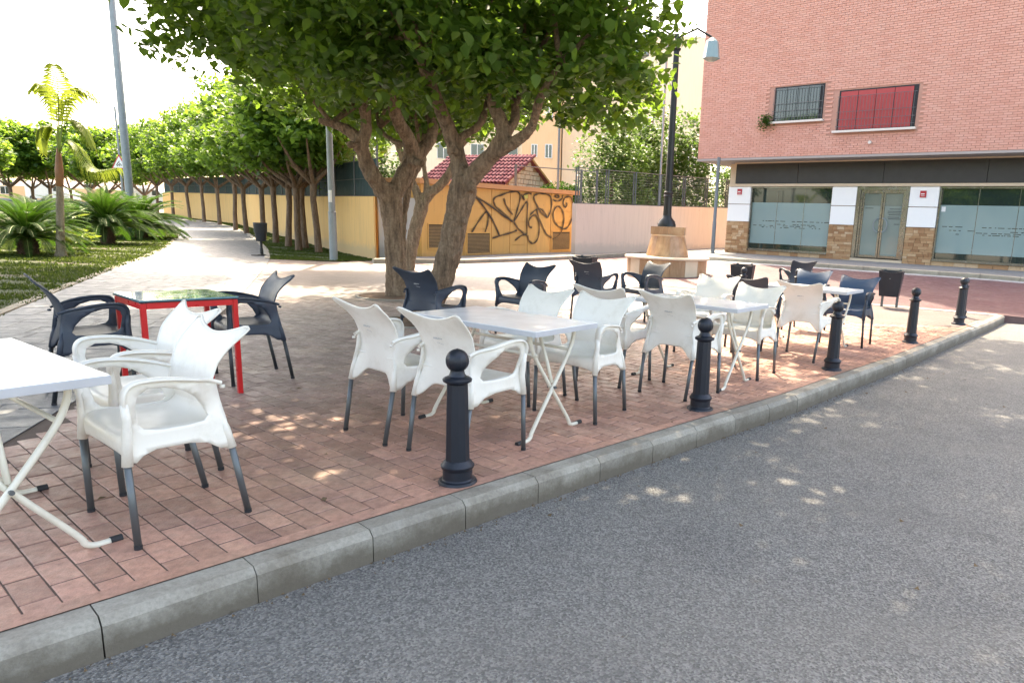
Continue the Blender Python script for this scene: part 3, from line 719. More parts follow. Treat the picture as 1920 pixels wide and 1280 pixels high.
# upper windows
def up_window(u0, u1, z0, z1, pane, grille):
    w = thing('upper_window', '', ''); del w['label']; del w['category']; w.parent = bld
    q = MB(); bbx(q, u0, u1, OV+.002, OV+.01, z0, z1); q.build('opening', M['dark_int'], w)
    q = MB(); n = 4
    for k in range(n): a = u0+.06+(u1-u0-.2)*k/n; b = u0+.06+(u1-u0-.2)*(k+1)/n; bbx(q, a+.01, b-.01, OV+.012, OV+.03, z0+.03, z1-.05)
    q.build('blind', pane, w)
    q = MB(); bbx(q, u0-.1, u1+.06, OV+.001, OV+.16, z0-.075, z0-.005); q.build('sill', M['sill'], w)
    q = MB()
    if grille:
        u = u0+.03
        while u < u1: q.tube([B(u, OV+.13, z0-.003), B(u, OV+.13, z0+1.1)], .007, 6); u += .11
        for z in (.12, .35, .6, 1.1): q.tube([B(u0, OV+.13, z0+z), B(u1, OV+.13, z0+z)], .008, 6)
        q.build('grille', M['fence_metal'], w)
up_window(4.6, 7.23, 4.87, 6.2, M['redshutter'], True)
up_window(2.15, 4.05, 5.30, 6.5, M['clear'], True)
WIN = [(4.5, 7.3, 4.78, 6.22), (2.05, 4.12, 5.2, 6.52)]
# brick face
random.seed(9); bk = []
z = 4.075; r_ = 0
while z < 10.9:
    u = -1.0-(.13 if r_ % 2 else 0)
    while u < 15:
        a, b = max(u, -1.0), u+.245
        if b-a > .05 and not any(a < w[1] and b > w[0] and z+.06 > w[2] and z < w[3] for w in WIN): bk.append((a, b, z))
        u += .257
    z += .0725; r_ += 1
bk.sort(key=lambda t: (t[2] > 6, abs(t[0]-4)))
bmesh_ = {}
qb = MB()
for k, (a, b, z) in enumerate(bk):
    c = B((a+b)/2, OV+.006+random.uniform(-.004, .006), z+.031)
    if k < 300:
        key = round(b-a, 3)
        if key not in bmesh_:
            t_ = MB(); t_.box((0, 0, 0), (b-a-.0, .03, .0625)); bmesh_[key] = t_.mesh('brick', M['pinkbrick'])
        o = link('brick', bmesh_[key], bld); o.location = c; o.rotation_euler = (0, 0, BRZ)
    else: qb.box(c, (b-a, .03, .0625), BRZ)
# left return of the brick volume
z = 4.075; r_ = 0
while z < 10.9:
    n = OV-(0 if r_ % 2 else .12)
    while n > -6: qb.box(B(-1.004, n-.12, z+.031), (.03, .245, .0625), BRZ); n -= .257
    z += .0725; r_ += 1
stuff(qb.build('brick', M['pinkbrick'], bld))
q = MB(); q.tube([B(5.84, OV, 4.44), B(5.84, OV+.09, 4.44)], .055, 12); q.build('drain_spout', M['sill'], bld)
# hanging plant on the brick
def leafcard(mb, c, s, rn=None, n=None):
    th = random.uniform(0, 6.28); ph = random.uniform(-.9, .9); d = Vector((math.cos(th)*math.cos(ph), math.sin(th)*math.cos(ph), math.sin(ph))); sd_ = d.cross(Vector((0, 0, 1))).normalized()*s*.4
    mb.add([c-d*s*.5, c+sd_+Vector((0, 0, s*.08)), c+d*s*.5, c-sd_+Vector((0, 0, s*.08))], [(0, 1, 2), (0, 2, 3)])
q = MB()
for k in range(260):
    a = random.gauss(0, .14); q_ = B(1.93+a, OV+.1+random.uniform(0, .12), 5.34+random.gauss(0, .13)-abs(a)*.3); leafcard(q, q_, .1)
tag(q.build('wall_plant', M['leaf_far']), 'small green plant growing out of the pink brickwork beside the upper window', 'plant')

# ------------------------------------------------------------------ walls behind
def wall_run(name, pts, h, th, m, label, cat='wall', cap=None):
    root = thing(name, label, cat); 
    for a, b in zip(pts, pts[1:]):
        a = Vector(a); b = Vector(b); d = (b-a); d.z = 0; d.normalize(); n_ = Vector((-d.y, d.x, 0))*th
        mb = MB(); mb.add([a+Vector((0, 0, -.4)), b+Vector((0, 0, -.4)), b+n_+Vector((0, 0, -.4)), a+n_+Vector((0, 0, -.4)), a+Vector((0, 0, h)), b+Vector((0, 0, h)), b+n_+Vector((0, 0, h)), a+n_+Vector((0, 0, h))],
                         [(0, 1, 5, 4), (1, 2, 6, 5), (2, 3, 7, 6), (3, 0, 4, 7), (4, 5, 6, 7)])
        mb.build('wall_section', m, root)
    return root
WL = [Vector((p.x, p.y, hz(p.y))) for p in WALL]
yw_pts = []
for a, b in zip(WL, WL[1:]):
    yw_pts += [a.lerp(b, t) for t in (0, .25, .5, .75)]
yw_pts = [Vector((p.x, p.y, hz(p.y))) for p in yw_pts+[WL[-1]]]
yw = wall_run('yellow_wall', yw_pts, 1.86, .05, M['yellow'], 'long ochre yellow rendered wall behind the row of street trees')
# panel joints as dark recess strips with cover pieces
for a in yw_pts[1:8]:
    q = MB(); d = Vector((.6, .8, 0)); q.box(Vector((a.x, a.y, a.z+.93))+Vector((-.003, -.002, 0)), (.012, .012, 1.86)); q.build('joint_strip', M['slat'], yw)
gw = wall_run('grey_wall', [gp(707, 485, .02)+Vector((.06, .05, 0)), Vector((-6.15, 21.9, .02))], 1.86, .25, M['greywall'], 'short plain grey wall between the yellow wall and the kiosk')
# fence with screen above the yellow wall
fr = thing('sports_fence', 'dark wire fence with green windscreen standing on the yellow wall', 'fence')
q = MB(); qs = MB(); qw = MB(); pp = [Vector((p.x+.06, p.y+.1, p.z+1.86)) for p in yw_pts]
for a, b in zip(pp, pp[1:]):
    d = b-a; L = d.length; n = max(1, round(L/2.2))
    for k in range(n):
        p = a.lerp(b, k/n); po = MB(); po.tube([p, p+Vector((0, 0, 1.9))], .03, 8); po.build('post', M['fence_metal'], fr)
    for z in (.03, .55, 1.1, 1.85): q.tube([a+Vector((0, 0, z)), b+Vector((0, 0, z))], .012, 6)
    if a.y > 20: qs.add([a+Vector((0, .03, 0)), b+Vector((0, .03, 0)), b+Vector((0, .03, 1.1)), a+Vector((0, .03, 1.1))], [(0, 1, 2, 3)])
    nw = int(L/.16)
    for k in range(nw): p = a.lerp(b, k/nw); qw.tube([p, p+Vector((0, 0, 1.85))], .004, 4, cap=False)
q.build('rail', M['fence_metal'], fr); o = qs.build('windscreen', M['green_mesh'], fr); stuff(qw.build('wire', M['fence_metal'], fr))

# kiosk (transformer box)
KO = Vector((-6.147, 21.704, 0)); KU = Vector((.517, .856, 0)).normalized(); KN2 = Vector((KU.y, -KU.x, 0))
def K(u, n, z): p = KO+KU*u+KN2*n; return Vector((p.x, p.y, z+.02+.016*u))
KRZ = math.atan2(KU.y, KU.x)
def kbx(mb, u0, u1, n0, n1, z0, z1, mi=0):
    vs = [K(u, n, z) for z in (z0, z1) for u, n in ((u0, n0), (u1, n0), (u1, n1), (u0, n1))]
    mb.add(vs, [(3, 2, 1, 0), (4, 5, 6, 7), (0, 1, 5, 4), (1, 2, 6, 5), (2, 3, 7, 6), (3, 0, 4, 7)], mi)
kio = thing('transformer_kiosk', 'ochre transformer kiosk covered with black graffiti, flat orange roof slab', 'kiosk')
q = MB(); kbx(q, 0, 8.1, -.03, -2.6, -.1, 2.30); q.build('kiosk_body', M['box_yellow'], kio)
q = MB(); kbx(q, -.15, 8.38, .14, -2.75, 2.305, 2.46); q.build('roof_slab', M['slab_orange'], kio)
cols = [(0.02, 1.84), (1.9, 3.22), (3.25, 4.2), (4.23, 5.2), (5.23, 6.62), (6.66, 8.06)]
for i, (a, b) in enumerate(cols):
    zz = [(.02, 2.29)] if i in (0, 2, 4) else [(.95, 1.2), (1.215, 1.62), (1.635, 2.29)]
    if i == 3: zz = [(.02, .38), (.395, .8), (.815, 1.2), (1.215, 1.62), (1.635, 2.29)]
    for z0, z1 in zz: q = MB(); kbx(q, a, b, 0, -.03, z0, z1); q.build('door_panel', M['box_yellow'], kio)
def louvre(u0, u1, z0, z1):
    lv = thing('louvre', '', ''); del lv['label']; del lv['category']; lv.parent = kio
    q = MB(); kbx(q, u0, u1, .002, -.02, z0, z1); q.build('recess', M['dark_int'], lv)
    z = z0+.02
    while z < z1-.03: q = MB(); kbx(q, u0+.02, u1-.02, .02, .003, z, z+.026); q.build('slat', M['slat'], lv); z += .045
    q = MB(); kbx(q, u0-.04, u0, .028, 0, z0-.04, z1+.04); kbx(q, u1, u1+.04, .028, 0, z0-.04, z1+.04); kbx(q, u0, u1, .028, 0, z1, z1+.04); kbx(q, u0, u1, .028, 0, z0-.04, z0); q.build('louvre_frame', M['box_yellow'], lv)
kb = MB(); kbx(kb, 1.9, 3.22, 0, -.03, .02, .93); kb.build('door_panel', M['box_yellow'], kio)
kb = MB(); kbx(kb, 6.66, 8.06, 0, -.03, .02, .93); kb.build('door_panel', M['box_yellow'], kio)
louvre(2.02, 3.13, .14, .80); louvre(6.76, 7.92, .16, .84); louvre(.3, 1.25, .36, 1.08)
q = MB(); kbx(q, 4.98, 5.2, .008, .001, 2.05, 2.2); q.build('warning_notice', mat('yellow_notice', (.55, .5, .12), .6), kio)
GR = {"a": [[2.42, 2.0], [2.91, 1.57], [3.3, 1.16], [3.6, 0.71]], "a2": [[2.21, 0.84], [2.48, 1.14], [2.79, 1.44], [2.91, 1.51], [3.01, 1.41], [2.98, 1.11], [2.85, 0.84]], "b": [[2.35, 1.98], [2.78, 1.86], [3.42, 1.59], [3.95, 1.35], [4.3, 1.21]], "c": [[3.24, 0.63], [3.7, 0.72], [4.31, 0.83], [4.55, 0.9]], "d": [[4.3, 1.19], [3.82, 1.48], [3.42, 1.68], [3.29, 1.84], [3.32, 1.99], [3.68, 2.11], [4.21, 2.24], [4.56, 2.25], [4.71, 2.13], [4.67, 1.9], [4.5, 1.5], [4.37, 1.23]], "e": [[3.81, 1.99], [3.95, 1.74], [4.29, 1.45]], "f": [[4.37, 1.21], [4.71, 1.55], [4.96, 1.83], [5.1, 1.92], [5.14, 1.79], [5.12, 1.25], [5.13, 0.75]], "g": [[4.37, 1.19], [4.66, 0.93], [5.13, 0.7]], "h": [[4.45, 0.54], [4.8, 0.7], [5.09, 0.77]], "i": [[4.77, 2.17], [4.95, 1.98], [4.88, 2.14], [5.16, 2.23], [5.35, 2.21]], "j": [[6.37, 1.37], [5.93, 1.59], [5.62, 1.9], [5.5, 2.12], [5.68, 2.22], [6.02, 2.26], [6.41, 2.22], [6.58, 2.09], [6.59, 1.71], [6.37, 1.37]], "k": [[5.3, 1.46], [5.59, 1.63], [5.89, 1.69], [6.12, 1.6], [6.37, 1.37]], "l": [[5.7, 1.68], [5.82, 1.36], [6.07, 1.04], [6.31, 0.76], [6.64, 0.62]], "m": [[5.42, 1.0], [5.27, 1.03], [5.21, 1.21], [5.37, 1.39], [5.63, 1.45], [5.83, 1.22], [5.86, 0.9], [5.77, 0.57], [5.51, 0.41], [5.25, 0.52], [5.17, 0.7]], "n": [[7.37, 0.98], [7.07, 1.06], [6.82, 1.24], [6.72, 1.53], [6.88, 1.77], [7.12, 1.8], [7.34, 1.64], [7.45, 1.36], [7.37, 0.98]], "o": [[6.72, 0.57], [7.05, 0.67], [7.33, 0.91], [7.44, 1.31]], "p": [[7.5, 1.79], [7.36, 1.93], [7.44, 2.13], [7.73, 2.22], [7.95, 2.11], [8.02, 1.77], [7.99, 1.37], [7.71, 1.02], [7.37, 0.94]], "q": [[6.7, 2.05], [6.99, 2.01], [7.27, 2.12], [7.31, 2.24]], "r": [[6.78, 2.2], [6.94, 2.14], [7.1, 2.2], [6.93, 2.24], [6.81, 2.2]], "r2": [[7.5, 1.79], [7.62, 1.87], [7.57, 1.97]]}
def smooth_line(P, n=6):
    P = [Vector((p[0], p[1], 0)) for p in P]; out = []
    for i in range(len(P)-1):
        p0, p1, p2, p3 = P[max(i-1, 0)], P[i], P[i+1], P[min(i+2, len(P)-1)]
        for k in range(n):
            t = k/n; out.append(.5*((2*p1)+(-p0+p2)*t+(2*p0-5*p1+4*p2-p3)*t*t+(-p0+3*p1-3*p2+p3)*t**3))
    out.append(P[-1]); return out
def ribbon(mb, P, w, n0, jit=0):
    L = smooth_line(P)
    for i in range(len(L)-1):
        a, b = L[i], L[i+1]; d = (b-a).normalized(); s = Vector((-d.y, d.x, 0)); wa = w*(1+.3*math.sin(i*.9)); a = a-d*.006; b = b+d*.006
        mb.add([K(p.x, n0, p.y) for p in (a-s*wa/2, b-s*wa/2, b+s*wa/2, a+s*wa/2)], [(0, 1, 2, 3)])
for i, (k_, P) in enumerate(GR.items()):
    q2 = MB(); ribbon(q2, [(x+.03, z+.015) for x, z in P], .07, .030+.0004*i); o = q2.build('graffiti_shade', M['faint_paint'], kio)
    q = MB(); ribbon(q, P, .030 if k_ not in 'ab' else .045, .040+.0004*i); q.build('graffiti_stroke', M['blackpaint'], kio)

# pink wall with fence and posts
pw_pts = [Vector((-1.68, 26.5, .2)), Vector((1.6, 30.2, .34)), Vector((5.0, 34, .5)), Vector((9, 38.5, .6))]
pw = wall_run('pale_pink_wall', pw_pts, 1.86, .22, M['pinkwall'], 'long pale pink rendered wall between the kiosk and the brick building')
pf = thing('mesh_fence', 'grey metal fence with square posts on top of the pale pink wall', 'fence')
fp_ = [Vector((p.x, p.y+.1, p.z+1.86)) for p in pw_pts]; q = MB(); qw = MB()
for a, b in zip(fp_, fp_[1:]):
    L = (b-a).length; n = round(L/1.9)
    for k in range(n):
        p = a.lerp(b, k/n); po = MB()
        for s in (-.045, .045): po.box(p+Vector((s, 0, .66)), (.05, .05, 1.32))
        po.build('post', M['fence_metal'], pf)
    for z in (.02, 1.3): q.tube([a+Vector((0, 0, z)), b+Vector((0, 0, z))], .018, 6)
    nw = int(L/.1)
    for k in range(nw): p = a.lerp(b, k/nw); qw.tube([p, p+Vector((0, 0, 1.3))], .0028, 3, cap=False)
    for k in range(1, 13): qw.tube([a+Vector((0, 0, .1*k)), b+Vector((0, 0, .1*k))], .0028, 3, cap=False)
q.build('rail', M['fence_metal'], pf); stuff(qw.build('wire', M['fence_metal'], pf))
# fence over the kiosk roof line
kf = thing('kiosk_fence', 'thin grey fence posts behind the kiosk, in front of the tiled hut', 'fence')
for px, top, bot, Y in ((967, 309, 345, 27.0), (1119, 320, 380, 27.6), (1090, 318, 350, 27.2)):
    a = aty(px, bot, Y); b = aty(px, top, Y); po = MB(); po.box(((a.x+b.x)/2, Y, (b.z+.2)/2), (.09, .06, b.z-.2)); po.build('post', M['fence_metal'], kf)
q = MB(); q.tube([aty(967, 311, 27.0), aty(1119, 322, 27.6)], .02, 6); q.build('rail', M['fence_metal'], kf)
# tall thin poles
def pole(name, label, base, top, r0, r1, m, n=12):
    root = thing(name, label, 'pole', base); h = top.z-base.z; q = MB()
    q.lathe([(r0*1.25, 0), (r0*1.25, .04), (r0, .05), (r0*.98, h*.34), (r0*.86, h*.345), (r1, h)], n=n); o = q.build('shaft', m, root, auto=30); return root
pole('fence_pole', 'thin dark pole rising behind the tiled hut', Vector((aty(1046, 350, 28.5).x, 28.5, .2)), Vector((0, 0, 8)), .05, .045, M['galv_dark'])
pole('net_pole', 'thin pale pole standing behind the pink wall fence left of the street lamp', Vector((aty(1236, 390, 31).x, 31.4, .3)), Vector((0, 0, 9)), .055, .05, M['galv'])
pole('corner_pole', 'grey metal pole on the pavement beside the brick building corner', Vector((*gp(1329, 466, .42).xy.lerp(Vector((3.6, 27.2)), 1), .42)), Vector((0, 0, 4.0)), .075, .065, M['galv_dark'])

# stone hut with tiled roof
hut = thing('stone_hut', 'stone hut with red tiled roof behind the kiosk', 'hut')
HE = aty(947, 342, 30.0); HB = aty(1032, 348, 33.2); dg = (HB-HE); dg.z = 0; gw_ = dg.length; dg.normalize(); dl = Vector((-dg.y, dg.x, 0)); EZ = (HE.z+HB.z)/2; AP = aty(994, 298, 31.6).z; LEN = 4.6
def Hh(a, b, z): p = Vector((HE.x, HE.y, 0))+dg*a+dl*b; return Vector((p.x, p.y, z))
q = MB(); q.add([Hh(.06, .06, 0), Hh(gw_-.06, .06, 0), Hh(gw_-.06, LEN, 0), Hh(.06, LEN, 0), Hh(.06, .06, EZ-.03), Hh(gw_-.06, .06, EZ-.03), Hh(gw_-.06, LEN, EZ-.03), Hh(.06, LEN, EZ-.03), Hh(gw_/2, .06, AP-.06), Hh(gw_/2, LEN, AP-.06)], [(0, 1, 5, 8, 4), (1, 2, 6, 5), (2, 3, 7, 9, 6), (3, 0, 4, 7), (4, 8, 9, 7), (8, 5, 6, 9)]); q.build('wall', M['mortar2'], hut)
random.seed(4); q = MB(); ns = 0
M['hutstone'] = mat('grey_beige_rubble_stone', (.42, .36, .28), .9, world=True, var=.35, vs=5, bump=.4, bs=25, bd=.01)
z = 1.5; row = 0
while z < AP-.1:
    h = random.uniform(.15, .24); a = 0+random.uniform(-.2, 0)
    while a < gw_:
        w = random.uniform(.22, .42); am = a+w/2; ztop = EZ+(AP-EZ)*(1-abs(am-gw_/2)/(gw_/2))-.1
        if z+h < ztop and .02 < a and a+w < gw_-.02:
            mb = MB(); mb.box(Hh(am, .05-random.uniform(0, .015), z+h/2), (w-.03, .06, h-.03), math.atan2(dg.y, dg.x)); mb.build('stone', M['hutstone'], hut)
        a += w
    z += h
b_ = 0
while b_ < LEN:   # front wall stones joined (mostly hidden)
    for z in np.arange(1.6, EZ-.1, .22): q.box(Hh(.05, b_+.2+random.uniform(-.02, .02), z+.1), (.06, .36, .19), math.atan2(dg.y, dg.x))
    b_ += .4
stuff(q.build('stone', M['hutstone'], hut))
rf = MB(); rf.add([Hh(-.25, -.15, EZ-.14), Hh(gw_/2, -.15, AP), Hh(gw_/2, LEN+.1, AP), Hh(-.25, LEN+.1, EZ-.14), Hh(gw_+.25, -.15, EZ-.14), Hh(gw_+.25, LEN+.1, EZ-.14)], [(0, 1, 2, 3), (1, 4, 5, 2)]); rfo = rf.build('roof', M['tile'], hut); mods(rfo, solid=.06, off=-1)
b = -.12; slope = Vector(Hh(gw_/2, 0, AP)-Hh(-.25, 0, EZ-.14)); SLn = slope.length; sdv = slope.normalized(); nrm_ = sdv.cross(dl).normalized()
if nrm_.z < 0: nrm_ = -nrm_
cnt = 0; qq = MB()
tile_me = {}
while b < LEN:
    s = 0.0
    while s < SLn-.05:
        p0 = Hh(-.25, b, EZ-.14)+sdv*s+nrm_*.012; p1 = p0+sdv*.37+nrm_*.0; mb = MB() if cnt < 250 and b < 5.5 else qq
        mb.tube([p0+nrm_*.03, p1], [.085, .07], 8, cap=False)
        if mb is not qq: mb.build('roof_tile', M['tile'], hut, smooth=True); cnt += 1
        s += .33
    b += .2
stuff(qq.build('roof_tile', M['tile'], hut))
q = MB(); q.tube([Hh(gw_/2, -.15, AP+.02), Hh(gw_/2, LEN, AP+.02)], .1, 8); q.build('ridge', M['tile'], hut)
q = MB(); q.tube([Hh(gw_/2, -.17, AP-.02), Hh(gw_+.27, -.17, EZ-.17)], .05, 4); q.build('barge_board', M['slat'], hut)

# distant blocks
def block(name, label, x0, x1, y, z0, z1, m, wins=(), depth=10, rz=0):
    root = thing(name, label, 'building', ((x0+x1)/2, y, 0), rz); hw = (x1-x0)/2
    q = MB(); q.box((0, depth/2, (z0+z1)/2), (2*hw, depth, z1-z0)); q.build('wall', m, root)
    for wx, wz, ww, wh in wins:
        q = MB(); q.box((wx-(x0+x1)/2, -.03, wz), (ww, .06, wh)); w = q.build('window', M['whiteb'], root)
        q = MB(); q.box((wx-(x0+x1)/2, -.07, wz), (ww-.12, .03, wh-.12)); q.build('pane', M['clear'], w)
        q = MB(); q.box((wx-(x0+x1)/2, -.09, wz), (.06, .02, wh-.12)); q.build('mullion', M['whiteb'], w)
    return root
block('apartment_block', 'orange cream apartment block with small windows beyond the tiled hut', -8.2, -5.4, 58, 0, 16, M['peachb'], [(-7.2, 6.95, .5, 1.0), (-6.05, 6.95, .6, 1.1), (-6.05, 4.1, .6, 1.1), (-7.2, 10, .5, 1), (-6.05, 10, .6, 1.1), (-6.05, 13, .6, 1.1)])
block('apartment_block', 'pale cream tall block right of the orange block, behind the fences', -5.3, 7.5, 62, 0, 17, M['creamb'], [(-1.5, 4.2, 1.0, 1.2), (5.6, 6.8, 1, 1.2), (2, 9.8, 1, 1.2), (-1.5, 9.8, 1, 1.2), (-1.5, 13, 1, 1.2), (2, 13, 1, 1.2)])
block('apartment_block', 'white cream block glimpsed between the branches of the big trees', -22, -8.4, 64, 0, 15, M['creamb'], [(-10.2, 7.2, 1.6, 1.6), (-13, 7.2, 1.2, 1.4), (-10.2, 11, 1.6, 1.6), (-16, 7.2, 1.2, 1.4)])
block('low_building', 'low peach building far beyond the lawn at the left edge', -98, -48, 92, 0, 3.1, M['peachb'], [(-88, 2.5, 1.4, 1), (-80, 2.5, 1.4, 1)])
block('low_building', 'long white building behind the low peach one at far left', -120, -40, 104, 0, 4.4, M['whiteb'], [(-90+i*6, 3.7, 1.6, .8) for i in range(6)])
def van(label, x, y, rz):
    v = thing('parked_van', label, 'van', (x, y, hz(y)), rz); prof = [(-2.3, .35), (-2.3, 1.9), (-2.1, 2.05), (1.0, 2.05), (1.5, 1.95), (2.1, 1.2), (2.6, 1.0), (2.65, .35)]
    q = MB(); n = len(prof); q.add([(a, -.95, z) for a, z in prof]+[(a, .95, z) for a, z in prof], [tuple(range(n)), tuple(range(2*n-1, n-1, -1))]+[(i, i+n, (i+1) % n+n, (i+1) % n) for i in range(n)]); mods(q.build('body', M['whiteb'], v), bevel=.06)
    for s in (-1, 1):
        q = MB(); q.add([(.9, s*.957, 1.25), (1.95, s*.957, 1.25), (1.5, s*.957, 1.8), (.9, s*.957, 1.8)], [(0, 1, 2, 3)]); q.build('side_window', M['clear'], v)
        for a in (-1.5, 1.7):
            q = MB(); q.tube([(a, s*.75, .34), (a, s*.97, .34)], .34, 18); w = q.build('wheel', M['rubber'], v); q = MB(); q.tube([(a, s*.95, .34), (a, s*.985, .34)], .18, 12); q.build('rim', M['galv'], w)
    q = MB(); q.add([(1.53, -.85, 1.93), (1.53, .85, 1.93), (2.12, .85, 1.22), (2.12, -.85, 1.22)], [(0, 1, 2, 3)]); q.build('windscreen', M['clear'], v)
van('white van parked on the far road behind the trees, right one', -53.5, 80, R(8)); van('white van parked on the far road behind the trees, left one', -66, 82, R(2))
# low dark wall along the far road
def lw(x0, x1):
    a = aty(x0, 372, 50); b = aty(x1, 379, 50); q = MB()
    root = thing('low_wall', 'low dark blue-grey wall with pale coping beyond the palm', 'wall')
    q.box(((a.x+b.x)/2, 50.2, a.z/2), (b.x-a.x, .3, a.z)); q.build('wall_body', mat('blue_grey_wall', (.10, .12, .13), .8, world=True), root)
    q = MB(); q.box(((a.x+b.x)/2, 50.2, a.z+.055), (b.x-a.x, .42, .1)); q.build('coping', M['galv'], root)
lw(-60, 262)

# ------------------------------------------------------------------ vegetation
def leaves_mesh(name, blobs, n, size, m, seed=1, shape='rhomb', droop=.3, clump=0, hollow=.55):
    rg = np.random.default_rng(seed); vol = np.array([b[3]*b[4]*b[5] for b in blobs])**(2/3); cnts = rg.multinomial(n, vol/vol.sum()); P = []
    for b, c in zip(blobs, cnts):
        d = rg.normal(size=(c, 3)); d /= np.linalg.norm(d, axis=1)[:, None]
        r_ = (hollow+(1-hollow)*rg.random(c)**.6)
        if clump:
            cc = rg.normal(size=(clump, 3)); cc /= np.linalg.norm(cc, axis=1)[:, None]; sel = rg.integers(0, clump, c); d = cc[sel]+d*.28*rg.random((c, 1))*1.6; d /= np.linalg.norm(d, axis=1)[:, None]; r_ *= (.78+.30*rg.random(clump))[sel]
        P.append(np.array(b[:3])+d*r_[:, None]*np.array(b[3:6]))
    P = np.concatenate(P); N = len(P)
    a = rg.random(N)*6.283; e = rg.normal(-droop, .45, N); D = np.stack([np.cos(a)*np.cos(e), np.sin(a)*np.cos(e), np.sin(e)], 1)
    S = np.stack([-np.sin(a), np.cos(a), rg.normal(0, .35, N)], 1); S /= np.linalg.norm(S, axis=1)[:, None]; Nn = np.cross(D, S)
    sz = (size*(.6+.7*rg.random(N)))[:, None]
    if shape == 'heart':
        prof = [(-.5, 0, 0), (-.28, .42, .07), (.12, .36, .05), (.55, 0, -.06), (.12, -.36, .05), (-.28, -.42, .07)]; F = [(0, 1, 2, 3), (0, 3, 4, 5)]
    else:
        prof = [(-.5, 0, 0), (0, .32, .06), (.5, 0, 0), (0, -.32, .06)]; F = [(0, 1, 2), (0, 2, 3)]
    k = len(prof); V = np.empty((N, k, 3))
    for i, (u, v, w) in enumerate(prof): V[:, i] = P+(D*u+S*v+Nn*w)*sz
    V = V.reshape(-1, 3); base = (np.arange(N)*k)[:, None]
    idx = np.concatenate([base+np.array(f)[None] for f in F], 1).reshape(-1); fl = len(F[0]); nf = N*len(F)
    me = bpy.data.meshes.new(name); me.vertices.add(len(V)); me.vertices.foreach_set('co', V.ravel().astype(np.float32)); me.loops.add(len(idx)); me.loops.foreach_set('vertex_index', idx.astype(np.int32))
    me.polygons.add(nf); me.polygons.foreach_set('loop_start', (np.arange(nf)*fl).astype(np.int32)); me.polygons.foreach_set('loop_total', np.full(nf, fl, np.int32)); me.materials.append(m); me.update(calc_edges=True); return me

def limb_tree(name, label, base, limbs, blobs, n, size, seed, bark, leafm, group, voxel=.022, disp=.02, twigs=26):
    root = thing(name, label, 'tree', base, 0, group); b = Vector(base); mb = MB()
    for pts, rad in limbs:
        P = [Vector(p)-b for p in pts]; # smooth path
        out = []; rr = []
        for i in range(len(P)-1):
            p0, p1, p2, p3 = P[max(i-1, 0)], P[i], P[i+1], P[min(i+2, len(P)-1)]
            for k in range(5):
                t = k/5; out.append(.5*((2*p1)+(-p0+p2)*t+(2*p0-5*p1+4*p2-p3)*t*t+(-p0+3*p1-3*p2+p3)*t**3)); rr.append(rad[i]+(rad[i+1]-rad[i])*t)
        out.append(P[-1]); rr.append(rad[-1])
        rr = [r_*(1+.10*noise.noise(Vector((q.x*5, q.y*5, q.z*4+seed)))) for r_, q in zip(rr, out)]
        mb.tube(out, rr, 14)
    tr = mb.build('trunk', bark, root, smooth=True)
    m_ = tr.modifiers.new('r', 'REMESH'); m_.mode = 'VOXEL'; m_.voxel_size = voxel; m_.use_smooth_shade = True
    m_ = tr.modifiers.new('sm', 'SMOOTH'); m_.factor = .5; m_.iterations = 4
    tx = bpy.data.textures.new('bark_relief', 'CLOUDS'); tx.noise_scale = .11; tx.noise_depth = 3
    m_ = tr.modifiers.new('d', 'DISPLACE'); m_.texture = tx; m_.strength = disp*2.2; m_.mid_level = .5; m_.texture_coords = 'LOCAL'
    rg = random.Random(seed); tw = MB()
    for k in range(twigs):
        pts, rad = rg.choice([l_ for l_ in limbs[1:] if len(l_[0]) >= 4]); s = Vector(pts[-1 if rg.random() < .7 else -2])-b; bl = rg.choice([q_ for q_ in blobs if math.hypot(q_[0], q_[1]) < 3])
        e = Vector((bl[0]+rg.uniform(-.8, .8)*bl[3], bl[1]+rg.uniform(-.8, .8)*bl[4], bl[2]+rg.uniform(-.6, .7)*bl[5])); mid = s.lerp(e, .5)+Vector((rg.uniform(-.2, .2), rg.uniform(-.2, .2), rg.uniform(.0, .3)))
        tw.tube([s, s.lerp(mid, .6)+Vector((0, 0, .05)), mid, e], [.035, .026, .018, .006], 6, cap=False)
    tw.build('branches', bark, root, smooth=True)
    me = leaves_mesh('crown', blobs, n, size, leafm, seed, 'heart', .5, 60, .35); o = link('crown', me, root); return root
A0 = gp(743, 556); YA = A0.y
def a_(px, py, dy=0): return aty(px, py, YA+dy)
limbsA = [([A0-Vector((0, 0, .1)), a_(741, 500), a_(737, 430), a_(733, 385), a_(733, 360)], [.185, .155, .15, .175, .16]),
          ([a_(733, 375), a_(706, 340, -.2), a_(686, 305, -.3), a_(676, 272, -.4), a_(655, 247, -.4), a_(622, 232, -.5), a_(596, 226, -.6)], [.16, .13, .115, .10, .085, .07, .05]),
          ([a_(678, 276, -.4), a_(686, 245, -.4), a_(684, 205, -.5), a_(670, 160, -.7), a_(640, 120, -1)], [.10, .09, .085, .06, .04]),
          ([a_(735, 370), a_(757, 330, .1), a_(772, 296, .2), a_(766, 262, 0), a_(747, 228, -.2), a_(735, 190, -.4), a_(725, 140, -.6)], [.15, .14, .13, .115, .10, .08, .05]),
          ([a_(772, 298, .2), a_(800, 272, .4), a_(812, 240, .5), a_(803, 205, .6), a_(815, 150, .9)], [.11, .10, .09, .075, .05]),
          ([a_(768, 275, .1), a_(735, 262, .3), a_(712, 240, .5), a_(706, 200, .8)], [.05, .045, .04, .03]),
          ([a_(756, 540, .15), a_(755, 470, .2), a_(757, 410, .3), a_(768, 345, .4), a_(790, 300, .8), a_(796, 250, 1.0)], [.07, .06, .058, .06, .06, .05])]
